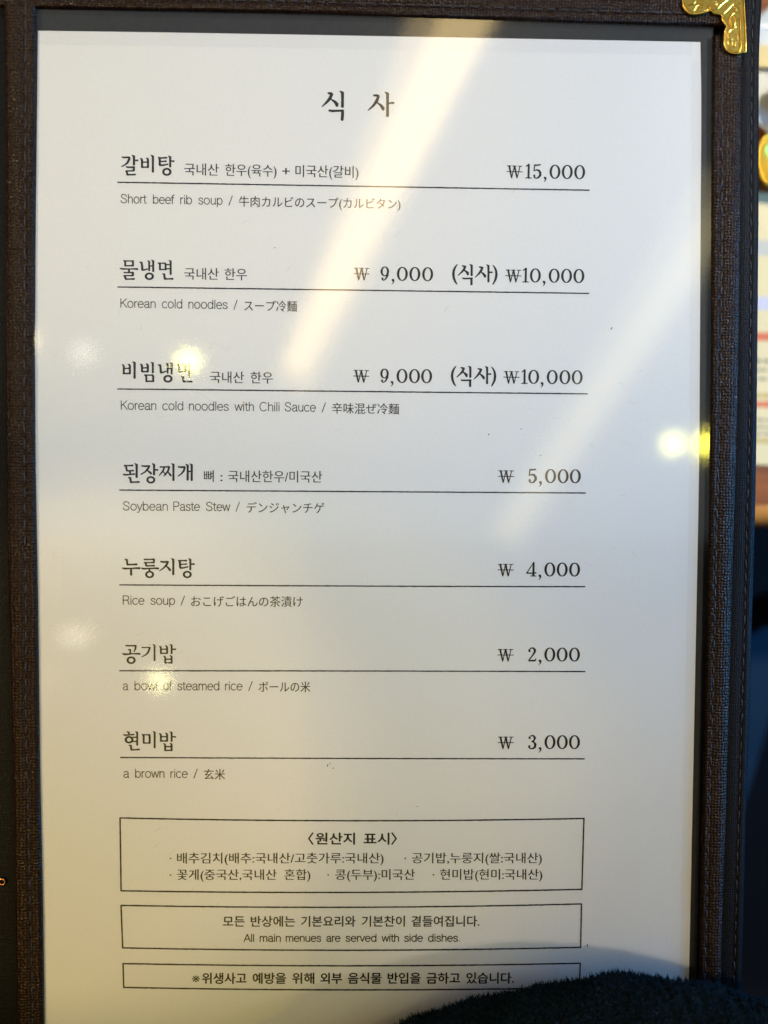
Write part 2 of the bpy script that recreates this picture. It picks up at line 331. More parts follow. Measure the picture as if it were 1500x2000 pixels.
TITLES = [
('large two syllable menu heading',[[(111.89,-21.94,0.56),(112.96,-22.08,0.87),(113.28,-22.39,0.87),(112.5,-24.08,0.99),(111.11,-25.67,0.71),(109.53,-27.14,0.32)],[(112.97,-24.19,0.36),(114.49,-25.23,0.87),(115.28,-26.12,1.07),(115.29,-26.79,0.79)],[(116.51,-21.21,0.42),(117.0,-21.41,0.62),(117.4,-21.72,0.94),(117.45,-22.39,0.91),(117.46,-24.33,0.83),(117.45,-27.05,0.91)],[(112.31,-28.59,0.64),(113.31,-28.74,0.72),(117.76,-28.56,0.64)],[(117.48,-28.52,0.87),(117.49,-30.09,0.95),(117.34,-32.06,0.91)],[(129.58,-22.55,0.56),(130.97,-22.61,0.8),(131.37,-22.92,0.8),(130.78,-24.61,0.99),(129.4,-26.59,0.72),(127.42,-28.31,0.32)],[(130.79,-25.2,0.36),(132.38,-26.36,0.8),(133.19,-27.45,1.08),(133.27,-27.99,0.72)],[(134.04,-21.36,0.4),(134.51,-21.56,0.59),(134.9,-21.85,0.91),(134.95,-22.49,0.88),(134.97,-26.05,0.8),(134.98,-30.36,0.88)],[(135.49,-25.53,0.52),(136.36,-25.36,0.52),(137.24,-25.35,0.72)]]),
('first dish name in bold brush lettering',[[(32.26,-47.5,0.44),(33.22,-47.58,0.55),(35.06,-47.52,0.55)],[(35.09,-47.59,0.63),(34.96,-48.32,0.7),(34.31,-49.61,0.63),(33.3,-50.45,0.44),(32.06,-51.1,0.33)],[(36.11,-46.72,0.32),(36.5,-46.88,0.48),(36.8,-47.12,0.73),(36.84,-47.65,0.71),(36.84,-48.65,0.65),(36.82,-50.27,0.71)],[(37.17,-48.61,0.53),(37.48,-48.65,0.5),(37.91,-48.63,0.45),(38.24,-48.65,0.62)],[(33.88,-51.17,0.44),(34.49,-51.33,0.52),(36.89,-51.26,0.55)],[(36.79,-51.19,0.7),(36.77,-52.55,0.66)],[(33.66,-52.77,0.45),(34.42,-52.76,0.43),(35.48,-52.69,0.39),(36.55,-52.64,0.54)],[(33.97,-52.82,0.66),(34.26,-54.1,0.63)],[(34.11,-54.15,0.55),(35.95,-54.15,0.48),(37.34,-54.08,0.55)],[(39.27,-47.87,0.32),(39.72,-48.07,0.56),(39.93,-48.55,0.67),(39.94,-51.19,0.63)],[(41.57,-47.69,0.32),(42.03,-47.89,0.56),(42.24,-48.38,0.67),(42.25,-51.2,0.63)],[(40.12,-49.3,0.46),(40.62,-49.31,0.43),(41.33,-49.26,0.39),(42.0,-49.24,0.54)],[(39.74,-51.19,0.53),(40.4,-51.22,0.5),(41.32,-51.17,0.45),(42.21,-51.16,0.62)],[(43.4,-46.63,0.33),(43.79,-46.79,0.48),(44.1,-47.03,0.74),(44.14,-47.55,0.71),(44.13,-49.93,0.65),(44.11,-52.92,0.71)],[(46.26,-47.45,0.44),(47.22,-47.62,0.48),(49.43,-47.48,0.55)],[(46.75,-47.72,0.74),(46.75,-48.91,0.63),(46.8,-50.19,0.74)],[(47.03,-48.94,0.49),(47.6,-48.95,0.46),(48.41,-48.88,0.42),(49.18,-48.84,0.58)],[(46.75,-50.34,0.63),(48.13,-50.35,0.52),(49.88,-49.97,0.44)],[(50.11,-46.82,0.31),(50.48,-46.98,0.46),(50.77,-47.21,0.7),(50.81,-47.7,0.68),(50.81,-48.99,0.62),(50.79,-50.87,0.68)],[(51.18,-48.71,0.53),(51.48,-48.76,0.5),(51.9,-48.76,0.45),(52.21,-48.8,0.62)],[(50.87,-52.88,0.72),(50.81,-53.25,0.7),(50.61,-53.58,0.67),(50.31,-53.84,0.63),(49.93,-54.01,0.6),(49.51,-54.07,0.58),(49.09,-54.02,0.6),(48.7,-53.86,0.63),(48.4,-53.6,0.67),(48.21,-53.28,0.7),(48.14,-52.92,0.72),(48.21,-52.56,0.7),(48.41,-52.23,0.67),(48.71,-51.96,0.63),(49.09,-51.79,0.6),(49.51,-51.73,0.58),(49.93,-51.78,0.6),(50.31,-51.94,0.63),(50.62,-52.2,0.67),(50.81,-52.52,0.7),(50.87,-52.88,0.72)]]),
('second dish name in bold brush lettering',[[(32.66,-87.17,0.3),(33.1,-87.36,0.53),(33.29,-87.82,0.63),(33.31,-89.19,0.6)],[(35.68,-87.23,0.3),(36.11,-87.42,0.53),(36.31,-87.88,0.63),(36.32,-89.16,0.6)],[(32.89,-87.29,0.42),(33.81,-87.32,0.4),(35.11,-87.3,0.36),(36.45,-87.31,0.5)],[(33.16,-89.15,0.46),(33.97,-89.17,0.43),(35.1,-89.13,0.39),(36.25,-89.12,0.54)],[(31.44,-90.26,0.41),(32.32,-90.39,0.52),(34.73,-90.41,0.37),(36.39,-90.35,0.44),(38.05,-90.43,0.63)],[(34.76,-90.46,0.63),(34.81,-91.57,0.63)],[(32.87,-91.77,0.46),(33.75,-91.81,0.43),(34.98,-91.81,0.39),(36.24,-91.83,0.54)],[(36.29,-91.74,0.67),(36.29,-92.9,0.67)],[(32.78,-93.01,0.46),(33.63,-93.02,0.43),(34.83,-92.96,0.39),(36.05,-92.94,0.54)],[(33.09,-93.06,0.67),(33.51,-94.22,0.67)],[(33.42,-94.33,0.52),(35.08,-94.29,0.44),(36.78,-94.22,0.59)],[(38.99,-87.71,0.37),(39.63,-87.89,0.63),(39.85,-89.03,0.67),(39.9,-90.59,0.67)],[(39.9,-90.72,0.55),(40.83,-90.68,0.48),(41.94,-90.3,0.37)],[(41.96,-87.14,0.28),(42.29,-87.28,0.41),(42.56,-87.49,0.63),(42.59,-87.94,0.61),(42.59,-89.14,0.56),(42.57,-90.86,0.61)],[(43.5,-86.91,0.3),(43.85,-87.06,0.44),(44.13,-87.29,0.67),(44.16,-87.76,0.65),(44.16,-89.18,0.59),(44.14,-91.17,0.65)],[(42.77,-89.14,0.46),(43.07,-89.17,0.43),(43.49,-89.14,0.39),(43.83,-89.13,0.54)],[(44.0,-93.13,0.68),(43.93,-93.48,0.67),(43.74,-93.79,0.64),(43.44,-94.03,0.6),(43.05,-94.2,0.57),(42.63,-94.25,0.55),(42.21,-94.2,0.57),(41.83,-94.05,0.6),(41.52,-93.81,0.64),(41.33,-93.5,0.67),(41.26,-93.16,0.68),(41.33,-92.82,0.67),(41.53,-92.51,0.64),(41.83,-92.26,0.6),(42.21,-92.1,0.57),(42.64,-92.04,0.55),(43.06,-92.09,0.57),(43.44,-92.24,0.6),(43.74,-92.49,0.64),(43.94,-92.79,0.67),(44.0,-93.13,0.68)],[(46.12,-87.86,0.3),(46.55,-88.05,0.53),(46.75,-88.51,0.63),(46.77,-90.52,0.6)],[(48.3,-87.92,0.3),(48.74,-88.12,0.53),(48.94,-88.58,0.63),(48.95,-90.5,0.6)],[(46.11,-88.04,0.46),(46.82,-88.07,0.43),(47.83,-88.04,0.39),(48.83,-88.05,0.54)],[(46.75,-90.47,0.46),(47.33,-90.49,0.43),(48.14,-90.45,0.39),(48.92,-90.45,0.54)],[(50.25,-86.95,0.3),(50.6,-87.1,0.44),(50.88,-87.33,0.67),(50.92,-87.8,0.65),(50.91,-89.74,0.59),(50.9,-92.24,0.65)],[(49.16,-88.56,0.42),(49.55,-88.59,0.4),(50.1,-88.57,0.36),(50.6,-88.58,0.5)],[(49.06,-90.17,0.42),(49.48,-90.19,0.4),(50.06,-90.17,0.36),(50.6,-90.17,0.5)],[(47.76,-92.14,0.33),(48.41,-92.3,0.63),(48.59,-93.92,0.7)],[(48.59,-94.1,0.59),(50.26,-94.05,0.44),(51.74,-94.03,0.59)]]),
('third dish name in bold brush lettering,partly lost in glare',[[(31.95,-127.45,0.32),(32.42,-127.66,0.57),(32.63,-128.16,0.68),(32.65,-130.9,0.64)],[(34.29,-127.26,0.32),(34.76,-127.47,0.57),(34.97,-127.97,0.68),(34.98,-130.88,0.64)],[(32.7,-128.92,0.45),(33.21,-128.93,0.43),(33.92,-128.88,0.39),(34.58,-128.86,0.53)],[(32.34,-130.86,0.54),(33.05,-130.88,0.52),(34.05,-130.84,0.47),(35.03,-130.83,0.64)],[(36.09,-126.32,0.33),(36.48,-126.49,0.49),(36.79,-126.73,0.75),(36.83,-127.27,0.72),(36.82,-129.61,0.66),(36.8,-132.59,0.72)],[(39.01,-127.22,0.32),(39.48,-127.43,0.57),(39.69,-127.93,0.68),(39.71,-130.08,0.64)],[(41.28,-127.06,0.32),(41.75,-127.27,0.57),(41.96,-127.77,0.68),(41.98,-130.06,0.64)],[(39.74,-128.65,0.45),(40.24,-128.66,0.43),(40.95,-128.61,0.39),(41.62,-128.58,0.53)],[(39.61,-130.08,0.54),(40.24,-130.11,0.52),(41.12,-130.07,0.47),(41.95,-130.06,0.64)],[(43.24,-126.43,0.3),(43.6,-126.59,0.44),(43.88,-126.81,0.68),(43.92,-127.3,0.66),(43.91,-128.56,0.6),(43.9,-130.4,0.66)],[(40.72,-131.36,0.3),(41.15,-131.56,0.53),(41.35,-132.02,0.64),(41.37,-133.89,0.6)],[(43.35,-131.29,0.32),(43.81,-131.5,0.57),(44.03,-132.0,0.68),(44.04,-133.87,0.64)],[(40.68,-131.41,0.45),(41.52,-131.44,0.43),(42.69,-131.42,0.39),(43.88,-131.43,0.53)],[(41.27,-133.82,0.54),(41.99,-133.85,0.52),(42.99,-133.8,0.47),(43.97,-133.8,0.64)],[(45.99,-127.4,0.38),(46.78,-127.59,0.67),(46.95,-128.87,0.67),(47.01,-130.31,0.72)],[(47.01,-130.5,0.57),(48.09,-130.25,0.48),(49.05,-129.86,0.38)],[(49.01,-126.75,0.28),(49.35,-126.89,0.41),(49.62,-127.1,0.64),(49.65,-127.56,0.62),(49.65,-128.77,0.56),(49.63,-130.52,0.62)],[(50.57,-126.56,0.3),(50.93,-126.72,0.44),(51.21,-126.94,0.68),(51.25,-127.43,0.66),(51.25,-128.84,0.6),(51.23,-130.82,0.66)],[(49.88,-128.85,0.45),(50.18,-128.88,0.43),(50.6,-128.84,0.39),(50.94,-128.84,0.54)],[(51.14,-132.78,0.72),(51.07,-133.14,0.71),(50.88,-133.46,0.68),(50.57,-133.72,0.64),(50.18,-133.88,0.6),(49.75,-133.94,0.59),(49.33,-133.89,0.6),(48.94,-133.73,0.64),(48.63,-133.48,0.68),(48.44,-133.16,0.71),(48.37,-132.81,0.72),(48.44,-132.45,0.71),(48.64,-132.13,0.68),(48.94,-131.87,0.64),(49.33,-131.71,0.6),(49.76,-131.65,0.59),(50.19,-131.7,0.6),(50.57,-131.86,0.64),(50.88,-132.11,0.68),(51.08,-132.43,0.71),(51.14,-132.78,0.72)],[(53.55,-127.27,0.3),(53.99,-127.46,0.54),(54.19,-127.93,0.64),(54.21,-130.01,0.6)],[(55.7,-127.25,0.3),(56.14,-127.45,0.54),(56.34,-127.91,0.64),(56.36,-129.99,0.6)],[(53.59,-127.34,0.45),(54.31,-127.36,0.43),(55.31,-127.32,0.39),(56.31,-127.32,0.54)],[(54.18,-130.01,0.5),(54.75,-130.02,0.47),(55.55,-129.97,0.43),(56.3,-129.94,0.59)],[(57.4,-126.31,0.3),(57.76,-126.47,0.44),(58.05,-126.7,0.68),(58.08,-127.18,0.66),(58.08,-129.29,0.6),(58.06,-131.96,0.66)],[(56.58,-128.13,0.41),(56.91,-128.15,0.39),(57.37,-128.12,0.35),(57.76,-128.12,0.48)],[(56.57,-129.39,0.41),(56.9,-129.41,0.39),(57.36,-129.37,0.35),(57.76,-129.36,0.48)],[(54.97,-131.82,0.38),(55.61,-132.01,0.62),(55.85,-133.7,0.72)],[(55.85,-133.89,0.57),(57.41,-133.81,0.48),(59.08,-133.84,0.62)]]),
('fourth dish name in bold brush lettering',[[(32.68,-166.78,0.5),(33.55,-166.79,0.47),(34.77,-166.74,0.43),(36.0,-166.71,0.59)],[(33.28,-166.82,0.67),(33.68,-168.69,0.62)],[(33.63,-168.79,0.5),(34.3,-168.81,0.47),(35.24,-168.75,0.43),(36.16,-168.73,0.59)],[(34.83,-168.85,0.62),(35.0,-169.89,0.62)],[(32.31,-170.24,0.48),(33.39,-170.4,0.57),(35.07,-170.22,0.43),(36.69,-170.02,0.53)],[(36.75,-165.98,0.34),(37.15,-166.16,0.5),(37.48,-166.42,0.77),(37.52,-166.97,0.75),(37.51,-168.78,0.68),(37.49,-171.24,0.75)],[(34.3,-171.43,0.38),(35.01,-171.62,0.67),(35.2,-173.18,0.67)],[(35.22,-173.3,0.57),(36.73,-173.2,0.48),(38.41,-173.16,0.62)],[(39.51,-166.83,0.48),(40.58,-166.97,0.57),(42.5,-166.86,0.57)],[(42.43,-166.86,0.62),(41.9,-167.97,0.67),(40.82,-169.18,0.48),(39.14,-170.2,0.34)],[(41.61,-168.57,0.38),(42.73,-169.41,0.67),(43.16,-169.89,0.62)],[(43.57,-165.94,0.32),(43.95,-166.11,0.48),(44.26,-166.36,0.73),(44.3,-166.88,0.71),(44.29,-168.22,0.64),(44.27,-170.18,0.71)],[(44.6,-168.36,0.55),(44.9,-168.4,0.52),(45.32,-168.37,0.47),(45.63,-168.38,0.64)],[(44.35,-172.29,0.67),(44.29,-172.63,0.66),(44.1,-172.94,0.63),(43.8,-173.19,0.59),(43.42,-173.35,0.56),(43.01,-173.4,0.55),(42.59,-173.35,0.56),(42.22,-173.19,0.59),(41.92,-172.95,0.63),(41.73,-172.64,0.66),(41.67,-172.3,0.67),(41.74,-171.96,0.66),(41.93,-171.65,0.63),(42.23,-171.4,0.59),(42.6,-171.24,0.56),(43.01,-171.19,0.55),(43.43,-171.24,0.56),(43.8,-171.39,0.59),(44.1,-171.64,0.63),(44.29,-171.94,0.66),(44.35,-172.29,0.67)],[(46.69,-167.22,0.5),(47.59,-167.23,0.47),(48.85,-167.18,0.43),(50.13,-167.15,0.59)],[(48.37,-167.26,0.53),(47.77,-168.78,0.58),(46.32,-170.54,0.34)],[(50.21,-167.25,0.62),(49.68,-168.89,0.62),(48.12,-170.77,0.34)],[(48.05,-169.26,0.34),(48.91,-170.21,0.53)],[(49.61,-169.18,0.38),(50.28,-169.85,0.58),(50.76,-170.56,0.67)],[(51.12,-165.9,0.32),(51.5,-166.07,0.48),(51.81,-166.31,0.73),(51.85,-166.83,0.71),(51.84,-169.29,0.64),(51.82,-172.37,0.71)],[(53.76,-167.13,0.48),(54.72,-167.27,0.58),(56.28,-167.21,0.62)],[(56.28,-167.26,0.62),(55.87,-168.73,0.62),(54.96,-169.82,0.48),(53.64,-170.79,0.34)],[(56.68,-166.15,0.32),(57.07,-166.32,0.48),(57.37,-166.56,0.73),(57.41,-167.09,0.71),(57.41,-169.32,0.65),(57.39,-172.17,0.71)],[(58.27,-165.97,0.32),(58.65,-166.14,0.48),(58.96,-166.39,0.73),(58.99,-166.91,0.71),(58.99,-169.31,0.65),(58.97,-172.33,0.71)],[(57.6,-168.89,0.5),(57.9,-168.92,0.48),(58.32,-168.88,0.43),(58.64,-168.88,0.59)]]),
('fifth dish name in bold brush lettering',[[(32.87,-203.54,0.38),(33.56,-203.76,0.62),(33.75,-205.52,0.67)],[(33.75,-205.64,0.58),(35.43,-205.59,0.48),(37.4,-205.53,0.67)],[(31.82,-207.01,0.43),(32.78,-207.2,0.62),(35.18,-207.14,0.43),(37.1,-206.99,0.53),(38.55,-207.03,0.67)],[(35.18,-207.21,0.62),(35.22,-209.63,0.72)],[(40.36,-203.56,0.5),(41.35,-203.58,0.48),(42.74,-203.54,0.43),(44.17,-203.52,0.59)],[(44.16,-203.54,0.63),(44.15,-204.68,0.58)],[(40.36,-204.82,0.46),(41.35,-204.84,0.43),(42.73,-204.79,0.39),(44.18,-204.78,0.54)],[(40.96,-204.84,0.62),(41.07,-205.93,0.62)],[(41.07,-206.07,0.5),(41.91,-206.09,0.48),(43.09,-206.04,0.43),(44.28,-206.01,0.59)],[(39.27,-207.03,0.43),(40.23,-207.22,0.58),(42.39,-207.11,0.43),(44.56,-207.01,0.53),(45.81,-207.1,0.67)],[(42.39,-207.18,0.58),(42.39,-207.98,0.58)],[(43.78,-209.48,0.68),(43.71,-209.82,0.66),(43.52,-210.14,0.63),(43.22,-210.38,0.59),(42.85,-210.54,0.56),(42.43,-210.6,0.55),(42.01,-210.55,0.56),(41.64,-210.39,0.59),(41.34,-210.14,0.63),(41.15,-209.83,0.66),(41.09,-209.49,0.68),(41.15,-209.15,0.66),(41.35,-208.83,0.63),(41.64,-208.59,0.59),(42.02,-208.43,0.56),(42.44,-208.37,0.55),(42.85,-208.42,0.56),(43.23,-208.58,0.59),(43.52,-208.83,0.63),(43.72,-209.14,0.66),(43.78,-209.48,0.68)],[(46.77,-204.38,0.48),(47.69,-204.55,0.58),(49.61,-204.44,0.58)],[(49.66,-204.47,0.63),(49.13,-205.58,0.67),(47.92,-206.92,0.48),(46.28,-208.07,0.29)],[(48.69,-206.02,0.29),(49.73,-206.79,0.58),(50.38,-207.64,0.72),(50.45,-207.88,0.58)],[(51.0,-203.21,0.32),(51.38,-203.37,0.48),(51.69,-203.62,0.73),(51.73,-204.15,0.71),(51.73,-206.47,0.65),(51.7,-209.41,0.71)],[(53.75,-203.99,0.5),(54.57,-204.01,0.48),(55.71,-203.97,0.43),(56.87,-203.95,0.59)],[(54.26,-204.11,0.72),(54.42,-206.65,0.67)],[(54.42,-205.42,0.46),(55.07,-205.43,0.43),(55.98,-205.37,0.39),(56.88,-205.33,0.54)],[(54.47,-206.89,0.58),(55.62,-206.84,0.48),(57.5,-206.37,0.43)],[(57.71,-203.18,0.3),(58.07,-203.34,0.45),(58.36,-203.57,0.69),(58.4,-204.07,0.66),(58.39,-205.47,0.61),(58.38,-207.46,0.66)],[(58.71,-205.3,0.55),(59.03,-205.34,0.52),(59.49,-205.31,0.47),(59.84,-205.32,0.65)],[(58.53,-209.42,0.68),(58.47,-209.77,0.66),(58.28,-210.08,0.63),(57.98,-210.33,0.59),(57.6,-210.49,0.56),(57.18,-210.55,0.55),(56.77,-210.49,0.56),(56.39,-210.34,0.59),(56.09,-210.09,0.63),(55.9,-209.78,0.66),(55.84,-209.43,0.68),(55.9,-209.09,0.66),(56.1,-208.78,0.63),(56.39,-208.53,0.59),(56.77,-208.37,0.56),(57.19,-208.31,0.55),(57.6,-208.37,0.56),(57.98,-208.52,0.59),(58.28,-208.77,0.63),(58.47,-209.08,0.66),(58.53,-209.42,0.68)]]),
('sixth dish name in bold brush lettering,faded by glare',[[(33.1,-237.65,0.5),(34.07,-237.68,0.47),(35.44,-237.66,0.43),(36.84,-237.68,0.59)],[(37.0,-237.64,0.52),(36.81,-238.81,0.56),(36.28,-239.95,0.37)],[(33.99,-239.16,0.37),(34.78,-239.31,0.52),(34.78,-240.8,0.56)],[(31.78,-240.79,0.41),(32.53,-241.06,0.6),(34.03,-241.01,0.49),(35.9,-240.82,0.37),(37.21,-240.82,0.52),(38.49,-240.89,0.6)],[(36.49,-243.4,0.65),(36.42,-243.76,0.64),(36.22,-244.09,0.61),(35.92,-244.35,0.57),(35.53,-244.52,0.54),(35.1,-244.58,0.53),(34.67,-244.52,0.54),(34.29,-244.35,0.57),(33.98,-244.09,0.61),(33.78,-243.77,0.64),(33.72,-243.4,0.65),(33.79,-243.04,0.64),(33.98,-242.71,0.61),(34.29,-242.45,0.57),(34.68,-242.28,0.54),(35.11,-242.23,0.53),(35.54,-242.28,0.54),(35.92,-242.45,0.57),(36.23,-242.71,0.61),(36.42,-243.03,0.64),(36.49,-243.4,0.65)],[(39.32,-238.33,0.39),(40.13,-238.37,0.37),(41.26,-238.35,0.34),(42.44,-238.36,0.46)],[(42.47,-238.38,0.56),(41.81,-240.22,0.6),(40.96,-241.17,0.45),(39.31,-242.07,0.3)],[(43.7,-237.17,0.27),(44.02,-237.31,0.4),(44.28,-237.51,0.61),(44.31,-237.95,0.59),(44.3,-240.43,0.54),(44.28,-243.44,0.59)],[(46.18,-237.84,0.29),(46.59,-238.04,0.51),(46.78,-238.49,0.61),(46.8,-240.59,0.57)],[(48.62,-237.61,0.29),(49.03,-237.8,0.51),(49.22,-238.25,0.61),(49.24,-240.59,0.57)],[(46.93,-239.06,0.43),(47.46,-239.07,0.41),(48.19,-239.03,0.37),(48.9,-239.01,0.5)],[(46.59,-240.63,0.46),(47.3,-240.65,0.44),(48.3,-240.6,0.4),(49.3,-240.59,0.55)],[(50.37,-237.15,0.28),(50.7,-237.3,0.42),(50.97,-237.51,0.64),(51.01,-237.98,0.62),(51.0,-239.05,0.57),(50.99,-240.66,0.62)],[(51.28,-239.01,0.5),(51.62,-239.04,0.47),(52.1,-239.01,0.43),(52.48,-239.01,0.59)],[(47.86,-241.73,0.29),(48.27,-241.92,0.51),(48.46,-242.37,0.61),(48.48,-244.48,0.57)],[(50.39,-241.53,0.29),(50.81,-241.72,0.51),(51.0,-242.18,0.61),(51.01,-244.47,0.57)],[(48.61,-243.0,0.46),(49.16,-243.01,0.44),(49.93,-242.97,0.4),(50.66,-242.95,0.55)],[(48.31,-244.42,0.5),(49.04,-244.44,0.47),(50.05,-244.4,0.43),(51.06,-244.39,0.59)]]),
('seventh dish name in bold brush lettering',[[(33.41,-271.86,0.38),(34.11,-272.08,0.56),(34.1,-273.04,0.56)],[(32.07,-273.08,0.45),(32.79,-273.23,0.53),(34.2,-273.11,0.41),(36.08,-272.96,0.49)],[(35.51,-275.04,0.69),(35.44,-275.39,0.68),(35.25,-275.71,0.65),(34.96,-275.96,0.61),(34.59,-276.13,0.57),(34.19,-276.18,0.56),(33.78,-276.13,0.57),(33.41,-275.96,0.61),(33.12,-275.71,0.65),(32.94,-275.39,0.68),(32.88,-275.04,0.69),(32.94,-274.69,0.68),(33.13,-274.37,0.65),(33.42,-274.11,0.61),(33.79,-273.95,0.57),(34.19,-273.89,0.56),(34.6,-273.95,0.57),(34.97,-274.11,0.61),(35.26,-274.37,0.65),(35.44,-274.68,0.68),(35.51,-275.04,0.69)],[(36.75,-271.81,0.28),(37.09,-271.96,0.42),(37.36,-272.18,0.64),(37.39,-272.65,0.62),(37.39,-274.61,0.57),(37.37,-277.12,0.62)],[(35.7,-274.05,0.43),(36.05,-274.07,0.41),(36.54,-274.04,0.37),(36.97,-274.03,0.51)],[(35.6,-275.71,0.43),(35.97,-275.73,0.41),(36.5,-275.71,0.37),(36.97,-275.71,0.51)],[(34.15,-277.19,0.34),(34.88,-277.42,0.6),(35.06,-278.95,0.64)],[(35.02,-279.1,0.53),(36.53,-279.02,0.45),(38.18,-278.91,0.56)],[(39.29,-272.94,0.3),(39.73,-273.15,0.54),(39.93,-273.63,0.64),(39.94,-276.32,0.61)],[(41.64,-272.94,0.3),(42.08,-273.15,0.54),(42.28,-273.63,0.64),(42.29,-276.32,0.61)],[(39.33,-273.04,0.43),(40.11,-273.07,0.41),(41.21,-273.06,0.37),(42.33,-273.07,0.51)],[(39.83,-276.33,0.5),(40.5,-276.37,0.47),(41.44,-276.33,0.43),(42.36,-276.33,0.59)],[(43.62,-271.77,0.28),(43.96,-271.92,0.42),(44.23,-272.14,0.64),(44.26,-272.61,0.62),(44.25,-275.11,0.57),(44.23,-278.17,0.62)],[(46.1,-272.56,0.29),(46.51,-272.75,0.51),(46.7,-273.21,0.61),(46.72,-275.51,0.58)],[(48.54,-272.37,0.29),(48.96,-272.56,0.51),(49.15,-273.01,0.61),(49.16,-275.51,0.58)],[(46.85,-273.84,0.43),(47.38,-273.85,0.41),(48.12,-273.81,0.37),(48.83,-273.8,0.51)],[(46.51,-275.51,0.5),(47.23,-275.54,0.47),(48.23,-275.49,0.43),(49.21,-275.48,0.59)],[(50.3,-271.86,0.28),(50.64,-272.01,0.42),(50.91,-272.23,0.64),(50.94,-272.7,0.62),(50.94,-273.87,0.57),(50.92,-275.59,0.62)],[(51.22,-273.8,0.47),(51.56,-273.85,0.44),(52.03,-273.86,0.4),(52.43,-273.91,0.55)],[(47.74,-276.56,0.29),(48.16,-276.76,0.51),(48.35,-277.21,0.61),(48.37,-279.33,0.58)],[(50.32,-276.47,0.29),(50.74,-276.66,0.51),(50.93,-277.12,0.61),(50.95,-279.33,0.58)],[(48.48,-277.8,0.47),(49.05,-277.83,0.44),(49.84,-277.8,0.4),(50.59,-277.8,0.55)],[(48.2,-279.25,0.5),(48.94,-279.29,0.47),(49.97,-279.25,0.43),(51.0,-279.25,0.59)]]),
('bracketed word before the second price',[[(162.61,-87.35,0.32),(161.84,-88.34,0.55),(161.29,-89.62,0.71),(161.11,-91.06,0.77),(161.32,-92.65,0.71),(161.89,-94.07,0.58),(162.57,-94.94,0.35)],[(164.54,-87.87,0.39),(165.21,-87.96,0.58),(165.67,-88.18,0.71),(165.31,-89.18,0.74),(164.43,-90.23,0.55),(162.99,-91.55,0.29)],[(165.23,-89.55,0.29),(166.12,-90.05,0.64),(166.77,-90.68,0.84),(166.82,-91.24,0.64)],[(167.53,-87.32,0.32),(167.92,-87.48,0.48),(168.23,-87.72,0.73),(168.27,-88.24,0.71),(168.28,-89.55,0.65),(168.28,-91.47,0.71)],[(164.74,-92.66,0.45),(165.42,-92.8,0.51),(168.55,-92.7,0.51)],[(168.23,-92.66,0.68),(168.25,-95.04,0.74)],[(171.25,-88.22,0.39),(171.97,-88.32,0.58),(172.45,-88.52,0.68),(171.98,-89.67,0.74),(171.03,-90.96,0.55),(169.67,-92.29,0.26)],[(171.86,-90.12,0.29),(172.8,-90.78,0.64),(173.48,-91.57,0.84),(173.61,-92.08,0.61)],[(174.15,-87.37,0.31),(174.53,-87.52,0.46),(174.82,-87.75,0.7),(174.86,-88.25,0.68),(174.89,-90.77,0.62),(174.9,-93.88,0.68)],[(175.24,-90.24,0.52),(175.53,-90.27,0.49),(175.94,-90.24,0.45),(176.25,-90.23,0.61)],[(176.63,-87.48,0.29),(177.36,-88.42,0.52),(177.86,-89.61,0.68),(178.03,-91.04,0.77),(177.8,-92.64,0.71),(177.25,-93.92,0.55),(176.7,-94.88,0.42)]]),
('bracketed word before the third price',[[(162.41,-127.02,0.32),(161.65,-128.02,0.55),(161.09,-129.3,0.71),(160.91,-130.75,0.77),(161.12,-132.35,0.71),(161.69,-133.79,0.58),(162.38,-134.66,0.35)],[(164.35,-127.55,0.39),(165.03,-127.64,0.58),(165.48,-127.86,0.71),(165.12,-128.87,0.74),(164.24,-129.92,0.55),(162.8,-131.24,0.29)],[(165.04,-129.24,0.29),(165.94,-129.74,0.65),(166.59,-130.38,0.84),(166.64,-130.94,0.65)],[(167.35,-127.0,0.33),(167.74,-127.16,0.48),(168.05,-127.41,0.74),(168.1,-127.93,0.71),(168.11,-129.25,0.65),(168.11,-131.18,0.71)],[(164.55,-132.37,0.45),(165.23,-132.51,0.52),(168.38,-132.42,0.52)],[(168.06,-132.37,0.68),(168.08,-134.78,0.74)],[(171.08,-127.91,0.39),(171.81,-128.01,0.58),(172.3,-128.22,0.68),(171.82,-129.38,0.74),(170.87,-130.67,0.55),(169.51,-132.01,0.26)],[(171.7,-129.83,0.29),(172.64,-130.49,0.65),(173.33,-131.29,0.84),(173.46,-131.8,0.61)],[(174.0,-127.06,0.31),(174.37,-127.22,0.46),(174.67,-127.45,0.71),(174.72,-127.95,0.68),(174.74,-130.49,0.62),(174.75,-133.62,0.68)],[(175.09,-129.96,0.52),(175.39,-129.99,0.49),(175.8,-129.95,0.45),(176.1,-129.95,0.62)],[(176.48,-127.17,0.29),(177.22,-128.13,0.52),(177.72,-129.33,0.68),(177.89,-130.77,0.78),(177.67,-132.38,0.71),(177.11,-133.67,0.55),(176.56,-134.63,0.42)]])]
